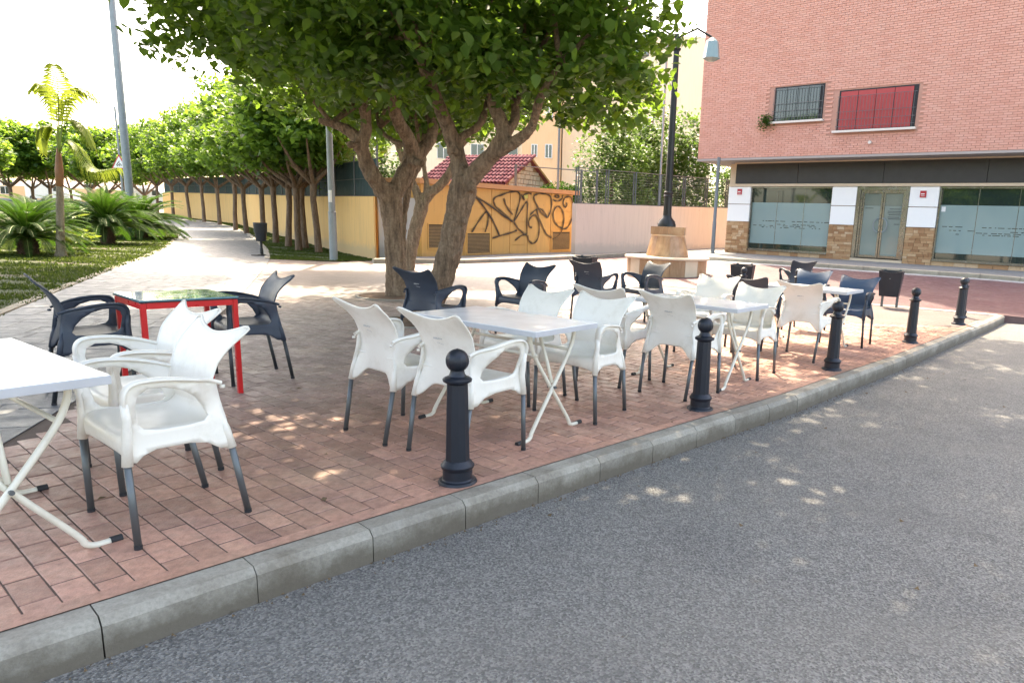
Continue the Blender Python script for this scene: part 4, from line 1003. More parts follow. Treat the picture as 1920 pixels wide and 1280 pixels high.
limbsA += [([a_(676, 280, -.4), a_(660, 272, -.55), a_(654, 268, -.62)], [.06, .055, .05]), ([a_(772, 300, .1), a_(786, 306, -.1), a_(793, 308, -.2)], [.075, .06, .05]), ([a_(700, 335, -.3), a_(690, 338, -.45)], [.07, .05])]
blA = [(-.3, .2, 3.9, 2.6, 2.6, 1.25), (-1.6, -.6, 4.1, 1.9, 1.9, 1.1), (1.0, .6, 3.8, 1.8, 1.9, 1.1), (0, 0, 5.1, 2.2, 2.2, 1.1), (-.2, 1.6, 3.3, 1.9, 1.4, .8)]
limb_tree('shade_tree', 'big gnarled shade tree with an upright grey trunk at the edge of the plaza', A0, limbsA, blA, 22000, .125, 3, M['bark'], M['leaf'], 'gnarled shade trees on the plaza', voxel=.026)
B0 = gp(790, 604); YB = B0.y
def b_(px, py, dy=0): return aty(px, py, YB+dy)
limbsB = [([B0-Vector((0, 0, .1)), b_(806, 572), b_(826, 530), b_(843, 470), b_(857, 405), b_(868, 355), b_(872, 330)], [.19, .165, .15, .148, .15, .165, .14]),
          ([b_(868, 350), b_(860, 305, .1), b_(850, 268, .1), b_(838, 235, 0), b_(822, 195, -.2), b_(800, 140, -.4), b_(770, 80, -.5)], [.125, .11, .10, .092, .08, .06, .04]),
          ([b_(852, 268, .1), b_(880, 248, .2), b_(905, 225, .3), b_(915, 180, .5)], [.06, .05, .045, .035]),
          ([b_(872, 348), b_(902, 312, -.1), b_(928, 284, -.2), b_(945, 255, -.3), b_(938, 228, -.3), b_(925, 190, -.3), b_(930, 130, -.4)], [.125, .11, .10, .095, .085, .07, .045]),
          ([b_(925, 290, -.2), b_(962, 268, -.4), b_(990, 248, -.5), b_(1002, 225, -.6), b_(1015, 180, -.8), b_(1050, 120, -1)], [.085, .07, .06, .052, .045, .03]),
          ([b_(945, 250, -.3), b_(965, 228, -.2), b_(968, 190, -.1), b_(985, 140, 0)], [.07, .06, .05, .03])]
limbsB += [([b_(872, 360), b_(884, 352, -.14), b_(888, 350, -.18)], [.08, .055, .045]), ([b_(856, 285, 0), b_(848, 280, -.13)], [.06, .045]), ([b_(862, 420, 0), b_(872, 415, -.12)], [.07, .04])]
blB = [(.3, -.2, 3.45, 2.2, 2.2, .95), (1.6, -.5, 3.35, 1.7, 1.9, .9), (-.8, .4, 3.6, 1.8, 2.0, .95), (.6, 0, 4.4, 2.3, 2.3, 1.1), (2.0, .6, 3.0, 1.1, 1.2, .6), (.5, -2.2, 5.3, 3.0, 2.6, 1.15), (3.2, -1.4, 5.3, 2.5, 2.3, 1.0), (5.2, .0, 5.8, 2.4, 2.4, 1.0), (2.6, -3.4, 5.0, 2.4, 2.0, 1.0), (4.9, 1.6, 6.7, 2.9, 2.9, 1.1), (6.4, 4.6, 7.3, 2.6, 2.4, .9)]  # high outlying blobs sit above the frame, added to shade terrace and road
limb_tree('shade_tree', 'nearer shade tree whose leaning grey trunk forks in front of the kiosk', B0, limbsB, blB, 76000, .108, 5, M['bark'], M['leaf'], 'gnarled shade trees on the plaza', voxel=.02)
C0 = gp(762, 506); YC = C0.y
def c_(px, py, dy=0): return aty(px, py, YC+dy)
limbsC = [([C0-Vector((0, 0, .1)), c_(770, 470), c_(780, 425), c_(790, 390), c_(792, 375)], [.19, .165, .16, .17, .14]),
          ([c_(790, 385), c_(777, 350), c_(764, 325), c_(752, 290), c_(740, 250)], [.12, .10, .09, .08, .06]),
          ([c_(792, 385), c_(808, 362), c_(828, 345), c_(846, 318), c_(858, 285), c_(880, 250)], [.13, .12, .11, .10, .08, .05]),
          ([c_(797, 375), c_(800, 345), c_(795, 310), c_(800, 270)], [.08, .07, .06, .05])]
blC = [(0, 0, 4.2, 2.6, 2.4, 1.2), (-1.2, .5, 4.6, 2.0, 2.0, 1.2), (1.6, .2, 4.2, 2.0, 1.8, 1.1)]
limb_tree('shade_tree', 'thinner shade tree seen between the two front trunks', C0, limbsC, blC, 14000, .135, 8, M['bark'], M['leaf'], 'gnarled shade trees on the plaza', voxel=.035)
# unseen trees; the left two are added to shade the tables and path
def generic_limbs(base, h, seed, spread=1.6, r0=.17):
    rg = random.Random(seed); b = Vector(base); L = [([b-Vector((0, 0, .1)), b+Vector((.03, .02, h*.5)), b+Vector((0, .04, h))], [r0*1.2, r0, r0*1.05])]
    for k in range(5):
        a = 6.28*k/5+rg.uniform(-.3, .3); d = Vector((math.cos(a), math.sin(a), 0)); s = b+Vector((0, 0, h-.05)); L.append(([s, s+d*.3*spread+Vector((0, 0, .35)), s+d*.6*spread+Vector((0, 0, .75)), s+d*.75*spread+Vector((0, 0, 1.3))], [r0*.7, r0*.55, r0*.42, r0*.22]))
    return L
for (bx, by, sd_, lab, bls, nn_) in ((-6.2, 4.9, 21, 'unseen shade tree at the near end of the terrace, added to shade the tables', [(1.6, .3, 5.2, 3.0, 3.0, 1.1), (0, 0, 5.4, 2.6, 2.6, 1.2), (3.6, -.2, 5.0, 2.4, 2.6, 1.0), (2.8, -2.6, 4.8, 2.4, 2.0, 1.0), (.4, 3.9, 5.1, 2.5, 2.3, 1.0)], 34000),
    (3.9, -4.4, 22, 'street tree on the far side of the road behind the viewer', [(0, 0, 4.4, 2.7, 2.6, 1.2), (1.4, .5, 4.0, 1.8, 1.8, 1.0)], 8000),
    (-15.4, 13.4, 23, 'tall unseen tree on the lawn left of the palm, added to shade the path', [(2.6, 1.0, 6.8, 3.2, 3.2, 1.2), (0, 0, 6.6, 2.6, 2.6, 1.2), (6.0, -1.2, 6.4, 3.0, 2.8, 1.1), (4.5, 3.5, 7.4, 2.8, 2.8, 1.1), (8.0, -2.4, 6.3, 2.7, 2.5, 1.0)], 46000)):
    bb_ = Vector((bx, by, 0)); limb_tree('shade_tree', lab, bb_, generic_limbs(bb_, 2.6 if bx > -10 else 3.8, sd_, 2.2), bls, nn_, .15 if bx > 0 else .21, sd_, M['bark'], M['leaf'], 'gnarled shade trees on the plaza', voxel=.045)
# tree pits
for (c, r_), lab in zip(pits, ('round soil pit round the leaning tree', 'round soil pit at the foot of the upright tree')):
    root = thing('tree_pit', lab, 'tree pit', (c.x, c.y, 0), 0, 'tree pits in the paving')
    q = MB(); q.lathe([(r_-.001, .012), (.1, .03), (.001, .035)], n=24, cap=False); q.build('soil', M['soil'], root)
    q = MB(); q.lathe([(r_+.0, .0), (r_+.0, .018), (r_+.05, .018), (r_+.05, .0)], n=32, cap=False); q.build('rim', M['kerb'], root)

# row of street trees along the yellow wall
def row_tree_meshes(seed, h):
    rg = random.Random(seed); mb = MB(); bend = rg.uniform(-.12, .12)
    mb.tube([(0, 0, -.1), (bend*.4, .02, h*.35), (bend, .0, h*.75), (bend*.8, 0, h)], [.125, .105, .098, .115], 9, cap=False)
    for k in range(6):
        a = 6.28*k/6+rg.uniform(-.3, .3); d = Vector((math.cos(a), math.sin(a), 0)); s = Vector((bend*.8, 0, h-.06)); L = rg.uniform(.8, 1.15)
        mb.tube([s, s+d*.28*L+Vector((0, 0, .22)), s+d*.8*L+Vector((0, 0, .6)), s+d*1.3*L+Vector((0, 0, 1.3))], [.085, .07, .05, .02], 7, cap=False)
    tr = mb.mesh('trunk', M['bark_row'], True)
    cr = leaves_mesh('crown', [(0, 0, h+1.9, 2.2, 2.2, 1.55), (.7, .5, h+1.5, 1.6, 1.5, 1.1), (-.8, -.3, h+1.6, 1.6, 1.6, 1.15), (0, .2, h+2.9, 1.8, 1.8, 1.2), (.2, 0, h+3.9, 1.5, 1.5, 1.1)], 6500, .20, M['leaf_row'], seed, 'heart', .45, 45, .3)
    return tr, cr
RT = [row_tree_meshes(s, 2.25) for s in (31, 32, 33)]
row_px = [(598, 474), (573, 465.5), (560.7, 452), (541, 443), (517, 434), (494, 429), (462.7, 423.4), (442, 418.9), (412, 414.8), (383, 411), (357, 408.8), (326, 405.5), (296, 403)]
ordn = ['nearest', 'second', 'third', 'fourth', 'fifth', 'sixth', 'seventh', 'eighth', 'ninth', 'tenth', 'eleventh', 'twelfth', 'farthest']
for i, (px, py) in enumerate(row_px):
    if i < 2: p = gt(px, py)
    else:                                   # on a line 1.2 m in front of the wall
        best = None
        for k in range(600):
            t = k/599; w = WALL[0].lerp(WALL[1], t*2) if t < .5 else WALL[1].lerp(WALL[2], t*2-1); w = w+Vector((1.05, .75, 0))*0+Vector((-.62, -.55, 0))*1.45
            rel = Vector((w.x, w.y, hz(w.y)-EYE)); sx = PPX+FPX*rel.dot(CX)/rel.dot(_F)
            if best is None or abs(sx-px) < best[0]: best = (abs(sx-px), Vector((w.x, w.y, hz(w.y))))
        p = best[1]
    root = thing('street_tree', '%s street tree of the row along the yellow wall, counted from the grey lamp post' % ordn[i] if i else 'nearest street tree of the row, right beside the grey lamp post', 'tree', p, i*1.3, 'street trees in a row along the yellow wall')
    link('trunk', RT[i % 3][0], root); link('crown', RT[i % 3][1], root); root.scale = (1, 1, random.uniform(.95, 1.08))
def far_tree_meshes(seed, h=1.55):
    rg = random.Random(seed); mb = MB(); mb.tube([(0, 0, -.2), (.03, .02, h*.5), (0, 0, h)], [.17, .14, .16], 8, cap=False)
    for k in range(5):
        a = 1.257*k+rg.uniform(-.3, .3); d = Vector((math.cos(a), math.sin(a), 0)); s0 = Vector((0, 0, h-.06)); mb.tube([s0, s0+d*.4+Vector((0, 0, .3)), s0+d*1.4+Vector((0, 0, 1.2)), s0+d*2+Vector((0, 0, 2.4))], [.12, .09, .06, .02], 6, cap=False)
    return mb.mesh('trunk', M['bark_row'], True), leaves_mesh('crown', [(0, 0, h+2.9, 3.4, 3.2, 2.1), (1.4, .6, h+2.2, 2.2, 2.2, 1.5), (-1.5, -.4, h+2.4, 2.2, 2.2, 1.5), (.2, 0, h+4.4, 2.4, 2.2, 1.5)], 6500, .33, M['leaf_row'], seed, 'heart', .4, 60, .3)
FT = [far_tree_meshes(41), far_tree_meshes(42)]
# far trees across the lawn
far_px = [(20, 366, 70), (62, 366, 74), (95, 366, 72), (133, 366, 76), (168, 366, 70), (203, 368, 66), (238, 370, 70), (272, 378, 64), (-60, 366, 60), (-20, 362, 84)]
wh = ['leftmost far tree in view above the low wall', 'far tree behind the left edge of the palm', 'far tree whose trunk shows just left of the palm trunk', 'far tree whose trunk shows just right of the palm trunk', 'far tree above the left side of the cycad', 'far tree with a forked trunk just left of the road sign', 'far tree behind the road sign post', 'far tree behind the second cycad at the path bend', 'far tree beyond the left margin', 'hindmost far tree at the left margin']
for i, (px, py, Y) in enumerate(far_px):
    p = aty(px, py, Y); p.z = hz(Y)
    root = thing('park_tree', wh[i], 'tree', p, i*2.1, 'far trees beyond the lawn'); s = 1.0 if i % 2 else 1.1
    link('trunk', FT[i % 2][0], root); link('crown', FT[i % 2][1], root); root.scale = (s, s, s)
# garden trees behind the pink wall
random.seed(12)
for i, (px, Y, sz, lab) in enumerate(((1145, 32, 1.0, 'bushy garden tree behind the left part of the pink wall fence'), (1215, 35, 1.15, 'tall bushy garden tree directly left of the street lamp'), (1285, 36.5, 1.15, 'bushy garden tree between the street lamp and the brick building'), (1190, 42, 1.3, 'hindmost garden tree rising over the others behind the fence'), (1365, 42, .9, 'dark green tree seen between the thin pole and the building corner'))):
    x = aty(px, 380, Y).x; root = thing('garden_tree', lab, 'tree', (x, Y, .3), i, 'garden trees behind the pink wall')
    q = MB(); q.tube([(0, 0, -.1), (.05, 0, 1.5), (0, .1, 3.0)], [.14, .11, .05], 8); q.build('trunk', M['bark_row'], root, smooth=True)
    me = leaves_mesh('crown', [(0, 0, 2.6, 1.7, 1.5, 1.7), (.7, .3, 3.9, 1.3, 1.3, 1.3), (-.7, 0, 3.7, 1.3, 1.2, 1.4), (.1, 0, 5.0, 1.1, 1.1, 1.1), (1.0, -.1, 2.2, 1.0, 1.0, 1.0), (-1.0, 0, 2.2, 1, 1, 1)], 6500, .19, M['leaf_far'], 50+i, 'rhomb', .2, 70, .3); link('crown', me, root); root.scale = (sz,)*3
for i, (px, Y, sz, lab) in enumerate(((655, 27, .72, 'garden tree behind the near end of the yellow wall, right of the grey lamp post'), (700, 32, .9, 'garden tree seen left of the upright big tree trunk, behind the wall fence'), (610, 33, .9, 'garden tree behind the fence left of the grey lamp post'))):
    x = aty(px, 380, Y).x; root = thing('garden_tree', lab, 'tree', (x, Y, .3), i+2, 'garden trees behind the yellow wall')
    q = MB(); q.tube([(0, 0, -.1), (.05, 0, 1.5), (0, .1, 3.0)], [.14, .11, .05], 8); q.build('trunk', M['bark_row'], root, smooth=True)
    me = leaves_mesh('crown', [(0, 0, 2.6, 1.7, 1.5, 1.7), (.7, .3, 3.9, 1.3, 1.3, 1.3), (-.7, 0, 3.7, 1.3, 1.2, 1.4), (.1, 0, 5.0, 1.1, 1.1, 1.1)], 5000, .2, M['leaf_far'], 70+i, 'rhomb', .2, 50, .3); link('crown', me, root); root.scale = (sz,)*3
hd = thing('hedge', 'clipped dark green conifer hedge behind the kiosk roof', 'hedge', (aty(1050, 345, 31).x, 31, 0))
link('foliage', leaves_mesh('foliage', [(0, 0, 2.35, 1.0, .5, .75), (.4, 0, 2.3, .7, .5, .7), (-.5, 0, 2.25, .6, .5, .7)], 4200, .10, M['cycadleaf'], 77, 'rhomb', -.9, 0, .5), hd)

# palms and cycads
def frond_mesh(L, nl, ll, w, curve, m, seed, leaflet_droop=.15, vee=.5):
    rg = random.Random(seed); mb = MB(); P = []
    N = 14
    for i in range(N+1):
        t = i/N; ang = curve[0]+(curve[1]-curve[0])*t**1.3
        if i == 0: P.append(Vector((0, 0, 0)))
        else: P.append(P[-1]+Vector((math.cos(ang), 0, math.sin(ang)))*L/N)
    mb.tube(P, [.012*(1-t*.75) for t in np.linspace(0, 1, N+1)], 5, mi=1)
    for k in range(nl):
        t = .12+.88*k/(nl-1); f = t*N; i = min(N-1, int(f)); p = P[i].lerp(P[i+1], f-i); d = (P[i+1]-P[i]).normalized(); up = Vector((-d.z, 0, d.x)); l = ll*math.sin(math.pi*(.15+.8*t))**.6*rg.uniform(.9, 1.1)
        for s in (-1, 1):
            dirv = (Vector((0, s, 0))*.85+d*.55+up*vee*.5).normalized(); tip = p+dirv*l+Vector((0, 0, -leaflet_droop*l)); mid = p+dirv*l*.5+Vector((0, 0, .02*l)); sd_ = d*w
            mb.add([p-sd_*.4, p+sd_*.4, mid+sd_*.5, mid-sd_*.5, tip], [(0, 1, 2, 3), (3, 2, 4)])
    return mb.mesh('frond', [m, M['rachis']])
CF = [frond_mesh(1.15, 48, .15, .016, (R(a), R(b)), M['cycadleaf'], i, .1) for i, (a, b) in enumerate(((70, -5), (45, -30), (20, -45)))]
def cycad(label, base, sc=1.0, n=52, trunk=.5, seed=0):
    rg = random.Random(seed); root = thing('cycad', label, 'cycad', base, rg.uniform(0, 6), 'cycads on the lawn')
    q = MB(); q.lathe([(.20, -.05), (.19, .1), (.17, trunk*.7), (.19, trunk), (.1, trunk+.08)], n=14)
    for k in range(60):
        a = k*2.4; z = trunk*k/60; q.tube([(math.cos(a)*.16, math.sin(a)*.16, z), (math.cos(a)*.23, math.sin(a)*.23, z+.05)], [.03, .012], 4)
    q.build('trunk', M['cycadtrunk'], root)
    for k in range(n):
        t = k/n; me = CF[0 if t < .3 else (1 if t < .7 else 2)]; o = link('frond', me, root); o.location = (0, 0, trunk+.02); o.rotation_euler = (rg.uniform(-.12, .12), rg.uniform(-.15, .15)-(.2 if t < .15 else 0), k*2.399); s = rg.uniform(.88, 1.12)*sc; o.scale = (s, s, s)
    return root
cycad('cycad with a short bare trunk and full round crown beside the path', gt(203, 458), 1.42, 105, .55, 1)
cycad('cycad behind the first one, at the bend of the path', gt(266, 447), 1.6, 100, .35, 2)
cycad('cycad cut by the left edge of the photo behind the palm', gt(54, 478), 1.25, 95, .35, 3)
cycad('low cycad between the palm and the lamp post', gt(140, 436), 1.4, 50, .2, 4)
cycad('cycad at far left in front of the low dark wall', gt(74, 440), 1.4, 50, .3, 5)
# young palm
PB = gt(115, 482); YP = PB.y
pl = thing('young_palm', 'young palm with pale ringed trunk and drooping yellow-green fronds', 'palm', PB)
def pp_(px, py, dy=0): return aty(px, py, YP+dy)-PB
q = MB(); P = [pp_(115, 484), pp_(114, 470), pp_(113, 430), pp_(112.5, 380), pp_(112, 345)]
pts = []; rr = []
for i in range(len(P)-1):
    for k in range(8): t = k/8; pts.append(P[i].lerp(P[i+1], t)); r0_ = [.15, .10, .085, .078, .07]; rr.append((r0_[i]+(r0_[i+1]-r0_[i])*t)*(1.05 if k % 2 else .97))
q.tube(pts, rr, 14); q.build('trunk', M['palmbark'], pl, smooth=True)
q = MB(); q.tube([pp_(112, 350), pp_(111, 320), pp_(110, 295), pp_(109.5, 278)], [.075, .085, .06, .035], 12); q.build('crownshaft', M['crownshaft'], pl, smooth=True)
def palm_frond(pts, ll, seed, hang=.8, nl=30, w=.02, start=.35):
    rg = random.Random(seed); mb = MB(); P = [Vector(p) for p in pts]; L = []
    for i in range(len(P)-1):
        p0, p1, p2, p3 = P[max(i-1, 0)], P[i], P[i+1], P[min(i+2, len(P)-1)]
        for k in range(6): t = k/6; L.append(.5*((2*p1)+(-p0+p2)*t+(2*p0-5*p1+4*p2-p3)*t*t+(-p0+3*p1-3*p2+p3)*t**3))
    L.append(P[-1]); mb.tube(L, [.016*(1-.8*i/len(L)) for i in range(len(L))], 6, mi=1)
    for k in range(nl):
        t = start+(1-start)*k/nl; f = t*(len(L)-1); i = min(len(L)-2, int(f)); p = L[i].lerp(L[i+1], f-i); d = (L[i+1]-L[i]).normalized(); sv = d.cross(Vector((0, 0, 1)));  sv = sv.normalized() if sv.length > .05 else Vector((1, 0, 0)); l = ll*math.sin(math.pi*(.2+.7*(k/nl)))*rg.uniform(.8, 1.15)
        for s in (-1, 1):
            dv = (sv*s*.6+d*.5+Vector((0, 0, -hang))).normalized(); tip = p+dv*l; mid = p+(sv*s*.8+d*.4+Vector((0, 0, -hang*.3))).normalized()*l*.5; a = d*w
            mb.add([p-a*.5, p+a*.5, mid+a, mid-a, tip], [(0, 1, 2, 3), (3, 2, 4)])
    return mb.build('frond', [M['palmleaf'], M['rachis']], pl)
palm_frond([pp_(111, 300), pp_(116, 275), pp_(128, 263), pp_(146, 275), pp_(165, 305), pp_(185, 318), pp_(222, 314)], .55, 1, .9, 40, .016)
palm_frond([pp_(110, 290), pp_(104, 250), pp_(90, 236), pp_(78, 250), pp_(82, 290)], .42, 2, 1.2, 26, .035, .45)
palm_frond([pp_(111, 290), pp_(118, 240), pp_(135, 225), pp_(158, 240), pp_(176, 278)], .40, 3, 1.2, 24, .035, .5)
palm_frond([pp_(109, 290), pp_(107, 235), pp_(103, 190), pp_(85, 160), pp_(60, 170)], .45, 4, .7, 28, .03, .3)
palm_frond([pp_(111, 290), pp_(116, 235), pp_(125, 185), pp_(150, 165), pp_(185, 190)], .45, 5, .7, 28, .03, .3)
palm_frond([pp_(110, 290), pp_(110, 220, -.3), pp_(108, 160, -.6), pp_(100, 120, -1.0)], .4, 6, .4, 24, .03, .3)
# big yellow-green leaves at its foot
fg = thing('giant_leaf_plant', 'bright yellow-green fan leaved plant at the foot of the palm', 'plant', gt(128, 470)); random.seed(8)
for k in range(13):
    a = k*2.4; h = random.uniform(.25, .95); rr_ = random.uniform(.25, .6); c = Vector((math.cos(a)*rr_, math.sin(a)*rr_*.6, h)); mb = MB(); mb.tube([(0, 0, 0), c*.6+Vector((0, 0, .1)), c], .008, 5, mi=1)
    out = Vector((math.cos(a), math.sin(a)*.6, .25)).normalized(); sv = out.cross(Vector((0, 0, 1))).normalized(); up = sv.cross(out); nl = 13
    for j in range(nl):
        b_a = R(-110+220*j/(nl-1)); d = (out*math.cos(b_a)+sv*math.sin(b_a)).normalized(); L_ = .34*(.8+.2*math.cos(b_a)); e = sv*.03
        pr = (sv*math.cos(b_a)-out*math.sin(b_a))*.045; mb.add([c, c+d*L_*.6+pr, c+d*L_+Vector((0, 0, -.05)), c+d*L_*.6-pr], [(0, 1, 2, 3)])
    mb.build('leaf', [M['palmleaf'], M['rachis']], fg)

# ------------------------------------------------------------------ street furniture
def street_lamp():
    c = Vector((1.29, 18.9, 0)); bn = thing('round_bench', 'round marble bench encircling the foot of the black street lamp', 'bench', c)
    zb = 0.05; n = 16; r_ = 1.07
    for k in range(n):
        a0, a1 = 2*math.pi*k/n+.004, 2*math.pi*(k+1)/n-.004; q = MB(); m = 5; vs = []
        for z in (.0, .50):
            for rad in (r_, r_-.04):
                for j in range(m+1): a = a0+(a1-a0)*j/m; vs.append((rad*math.cos(a), rad*math.sin(a), z))
        s = m+1; fs = []
        for j in range(m): fs += [(j, j+1, 2*s+j+1, 2*s+j), (s+j+1, s+j, 3*s+j, 3*s+j+1), (2*s+j, 2*s+j+1, 3*s+j+1, 3*s+j)]
        fs += [(0, 2*s, 3*s, s), (m, s+m, 3*s+m, 2*s+m)]; q.add(vs, fs)
        ang = (a0+a1)/2; 
        q.build('bench_panel', M['marble'] if k % 4 not in (1,) else M['marble_pale'], bn, smooth=False)
    q = MB(); q.lathe([(.3, .50), (r_+.05, .50), (r_+.075, .515), (r_+.075, .55), (r_+.06, .565), (.3, .565)], n=48, cap=False); q.build('bench_seat', M['marble_pale'], bn, auto=35)
    pd = thing('lamp_plinth', 'tapered brown marble plinth under the black street lamp', 'plinth', c)
    n = 8
    for k in range(n):
        a0, a1 = 2*math.pi*k/n+.19, 2*math.pi*(k+1)/n+.19; q = MB(); vs = []
        for z, rad in ((.567, .575), (1.10, .45), (1.10, .3), (.567, .3)):
            for j in range(4): a = a0+.004+(a1-a0-.008)*j/3; vs.append((rad*math.cos(a), rad*math.sin(a), z))
        fs = [(4*i+j, 4*i+j+1, 4*((i+1) % 4)+j+1, 4*((i+1) % 4)+j) for i in range(4) for j in range(3)]+[(0, 4, 8, 12), (15, 11, 7, 3)]; q.add(vs, fs); q.build('plinth_panel', M['marble'], pd)
    q = MB(); q.lathe([(.2, 1.102), (.455, 1.102), (.46, 1.125), (.43, 1.13)], n=32, cap=False); q.build('plinth_ring', M['marble_pale'], pd)
    for k in range(2):
        q = MB(); q.box(((-.22+.442*k), 0, 1.235), (.438, .82, .205), 0); q.build('plinth_cap', M['marble'], pd)
    pd.rotation_euler = (0, 0, R(-8))
    lp = thing('street_lamp', 'tall black cast iron street lamp standing on the round marble bench', 'street lamp', c+Vector((-.06, 0, 1.34)))
    q = MB(); q.lathe([(.245, 0), (.245, .07), (.225, .10), (.22, .14), (.13, .24), (.115, .30)], n=24); q.build('lamp_base', M['black_iron'], lp, auto=40)
    q = MB(); q.lathe([(.112, .30), (.105, .78)], n=12); q.lathe([(.12, .78), (.125, .80), (.105, .83), (.12, .86), (.12, .90), (.1, .92)], n=20); q.lathe([(.098, .92), (.09, 2.2), (.075, 4.4)], n=12); q.build('lamp_shaft', M['black_iron'], lp, auto=25)
    q = MB(); q.lathe([(.10, 4.4), (.12, 4.45), (.06, 4.5), (.05, 4.8)], n=16); q.tube([(-.9, 0, 4.75), (-.5, 0, 4.95), (0, 0, 4.7), (.5, 0, 4.95), (.9, 0, 4.75)], .03, 8); q.build('lamp_arm', M['black_iron'], lp)
    for s in (-1, 1):
        q = MB(); q.lathe([(.05, 0), (.16, -.1), (.22, -.5), (.1, -.56)], (s*.9, 0, 4.75), n=8); q.build('lantern', M['frost'], lp)
street_lamp()
# grey lamp post on the verge
p2 = gp(626, 488); r2 = thing('lamp_post', 'grey galvanised lamp post with a white sticker beside the nearest row tree', 'lamp post', p2)
q = MB(); q.lathe([(.115, 0), (.11, .03), (.105, 1.33)], n=16); q.lathe([(.108, 1.33), (.108, 1.36), (.092, 1.37), (.07, 6.5)], n=16); q.build('shaft', M['galv'], r2, auto=30)
q = MB(); a_0 = 4.2
vs = [( .0985*math.cos(a), .0985*math.sin(a), z) for z in (1.62, 1.95) for a in np.linspace(4.1, 5.2, 6)]; q.add(vs, [(i, i+1, 7+i, 6+i) for i in range(5)]); q.build('sticker', M['paper'], r2)
q = MB(); q.tube([(0, 0, 6.5), (.3, -.1, 6.9), (1.0, -.4, 7.0)], .04, 8); q.build('lamp_arm', M['galv'], r2)
l1 = gt(250, 441); r1 = thing('lamp_post', 'tall grey lamp post rising out of the cycads', 'lamp post', l1)
q = MB(); q.lathe([(.15, 0), (.145, 3.5), (.12, 9)], n=16); q.build('shaft', M['galv'], r1, auto=30)
q = MB(); q.tube([(0, 0, 9), (-.4, -.2, 9.5), (-1.4, -.4, 9.6)], .05, 8); q.build('lamp_arm', M['galv'], r1)
# road sign
sb = aty(233, 400, 42); sg = thing('road_sign', 'triangular red-bordered warning sign on a grey pole behind the tall lamp post', 'road sign', (sb.x, 42, hz(42)))
q = MB(); q.tube([(0, .04, 0), (0, .04, 6.5)], .055, 10); q.build('pole', M['galv'], sg)
zc = aty(233, 308, 42).z-hz(42)
def tri(r_, y, m, name):
    q = MB(); P = [Vector((r_*math.sin(a), y, zc+r_*math.cos(a))) for a in (0, 2.094, 4.189)]; q.add([*P, *[p+Vector((0, .015, 0)) for p in P]], [(2, 1, 0), (3, 4, 5), (0, 1, 4, 3), (1, 2, 5, 4), (2, 0, 3, 5)]); q.build(name, m, sg)
tri(.56, -.02, M['sign_red'], 'sign_plate'); tri(.43, -.028, M['paper'], 'sign_face')
q = MB(); q.tube([(-.17, -.035, zc-.08), (-.05, -.035, zc+.1), (.08, -.035, zc-.02), (.15, -.035, zc-.1)], .018, 6); q.tube([(-.13, -.035, zc-.12), (.0, -.035, zc-.02), (.03, -.035, zc-.13)], .018, 6); q.lathe([(.001, -.03), (.035, 0), (.001, .03)], (.0, -.035, zc+.14), n=8); q.build('sign_symbol', M['blackpaint'], sg)
# bin on post by the path
bp = gp(491, 479); bn_ = thing('litter_bin', 'small black litter bin on a post at the edge of the curved path', 'litter bin', bp)
q = MB(); q.lathe([(.12, 0), (.12, .03), (.045, .05), (.045, .2), (.035, .22), (.035, .85)], n=14); q.box((0, 0, .008), (.42, .42, .016)); q.build('post', M['black_iron'], bn_, auto=30)
q = MB(); q.lathe([(.001, .42), (.14, .42), (.175, .92), (.185, .92), (.185, .95), (.165, .95), (.13, .44), (.001, .44)], n=18, cap=False); q.build('bucket', M['iron'], bn_, auto=30)
q = MB(); q.lathe([(.177, .66), (.187, .90), (.192, .955), (.17, .955)], n=18, cap=False); q.build('bin_bag', M['rubber'], bn_, smooth=True)
# square bins between posts
def park_bin(label, base, rz, sc=1.0):
    b = thing('litter_bin', label, 'litter bin', base, rz, 'dark tapered litter bins on the plaza'); w0, w1, h0, h1, d0, d1 = .17, .21, .22, .70, .11, .15
    q = MB(); n = 8; vs = []; 
    def ring(w, d, z, dip=0): return [(-w, -d, z), (-w*.4, -d*1.12, z-dip*.8), (0, -d*1.15, z-dip), (w*.4, -d*1.12, z-dip*.8), (w, -d, z), (w, d, z), (0, d*1.1, z), (-w, d, z)]
    vs = ring(w0, d0, h0)+ring(w1, d1, h1, .03)+ring(w1-.015, d1-.015, h1, .03)+ring(w0-.01, d0-.01, h0+.04)
    fs = [(i+8*k, (i+1) % 8+8*k, (i+1) % 8+8*(k+1), i+8*(k+1)) for k in range(3) for i in range(8)]+[tuple(range(24, 32)), tuple(reversed(range(8)))]; q.add(vs, fs); q.build('bucket', M['iron'], b)
    for s in (-1, 1):
        q = MB(); q.box((s*.135, .17, .36), (.045, .03, .72)); q.build('leg', M['leg_grey'], b)
    q = MB(); q.lathe([(.012, -.01), (.02, 0), (.001, .006)], (0, 0, 0), n=8); o = q.build('lock', M['leg_grey'], b); o.location = (0, -.158, .56); o.rotation_euler = (R(90), 0, 0)
    b.scale = (sc,)*3; return b
park_bin('black tapered bin on two legs beside the last chair with painted blue sheen', gp(1668, 578)+Vector((0, .1, 0)), R(-28), 1.0)
park_bin('dark bin behind the dark chair between the white chairs', gp(1388, 566), R(-20), 1.0)
park_bin('distant dark bin mostly hidden behind a dark chair back', gp(1095, 548), R(-20), 1.0)

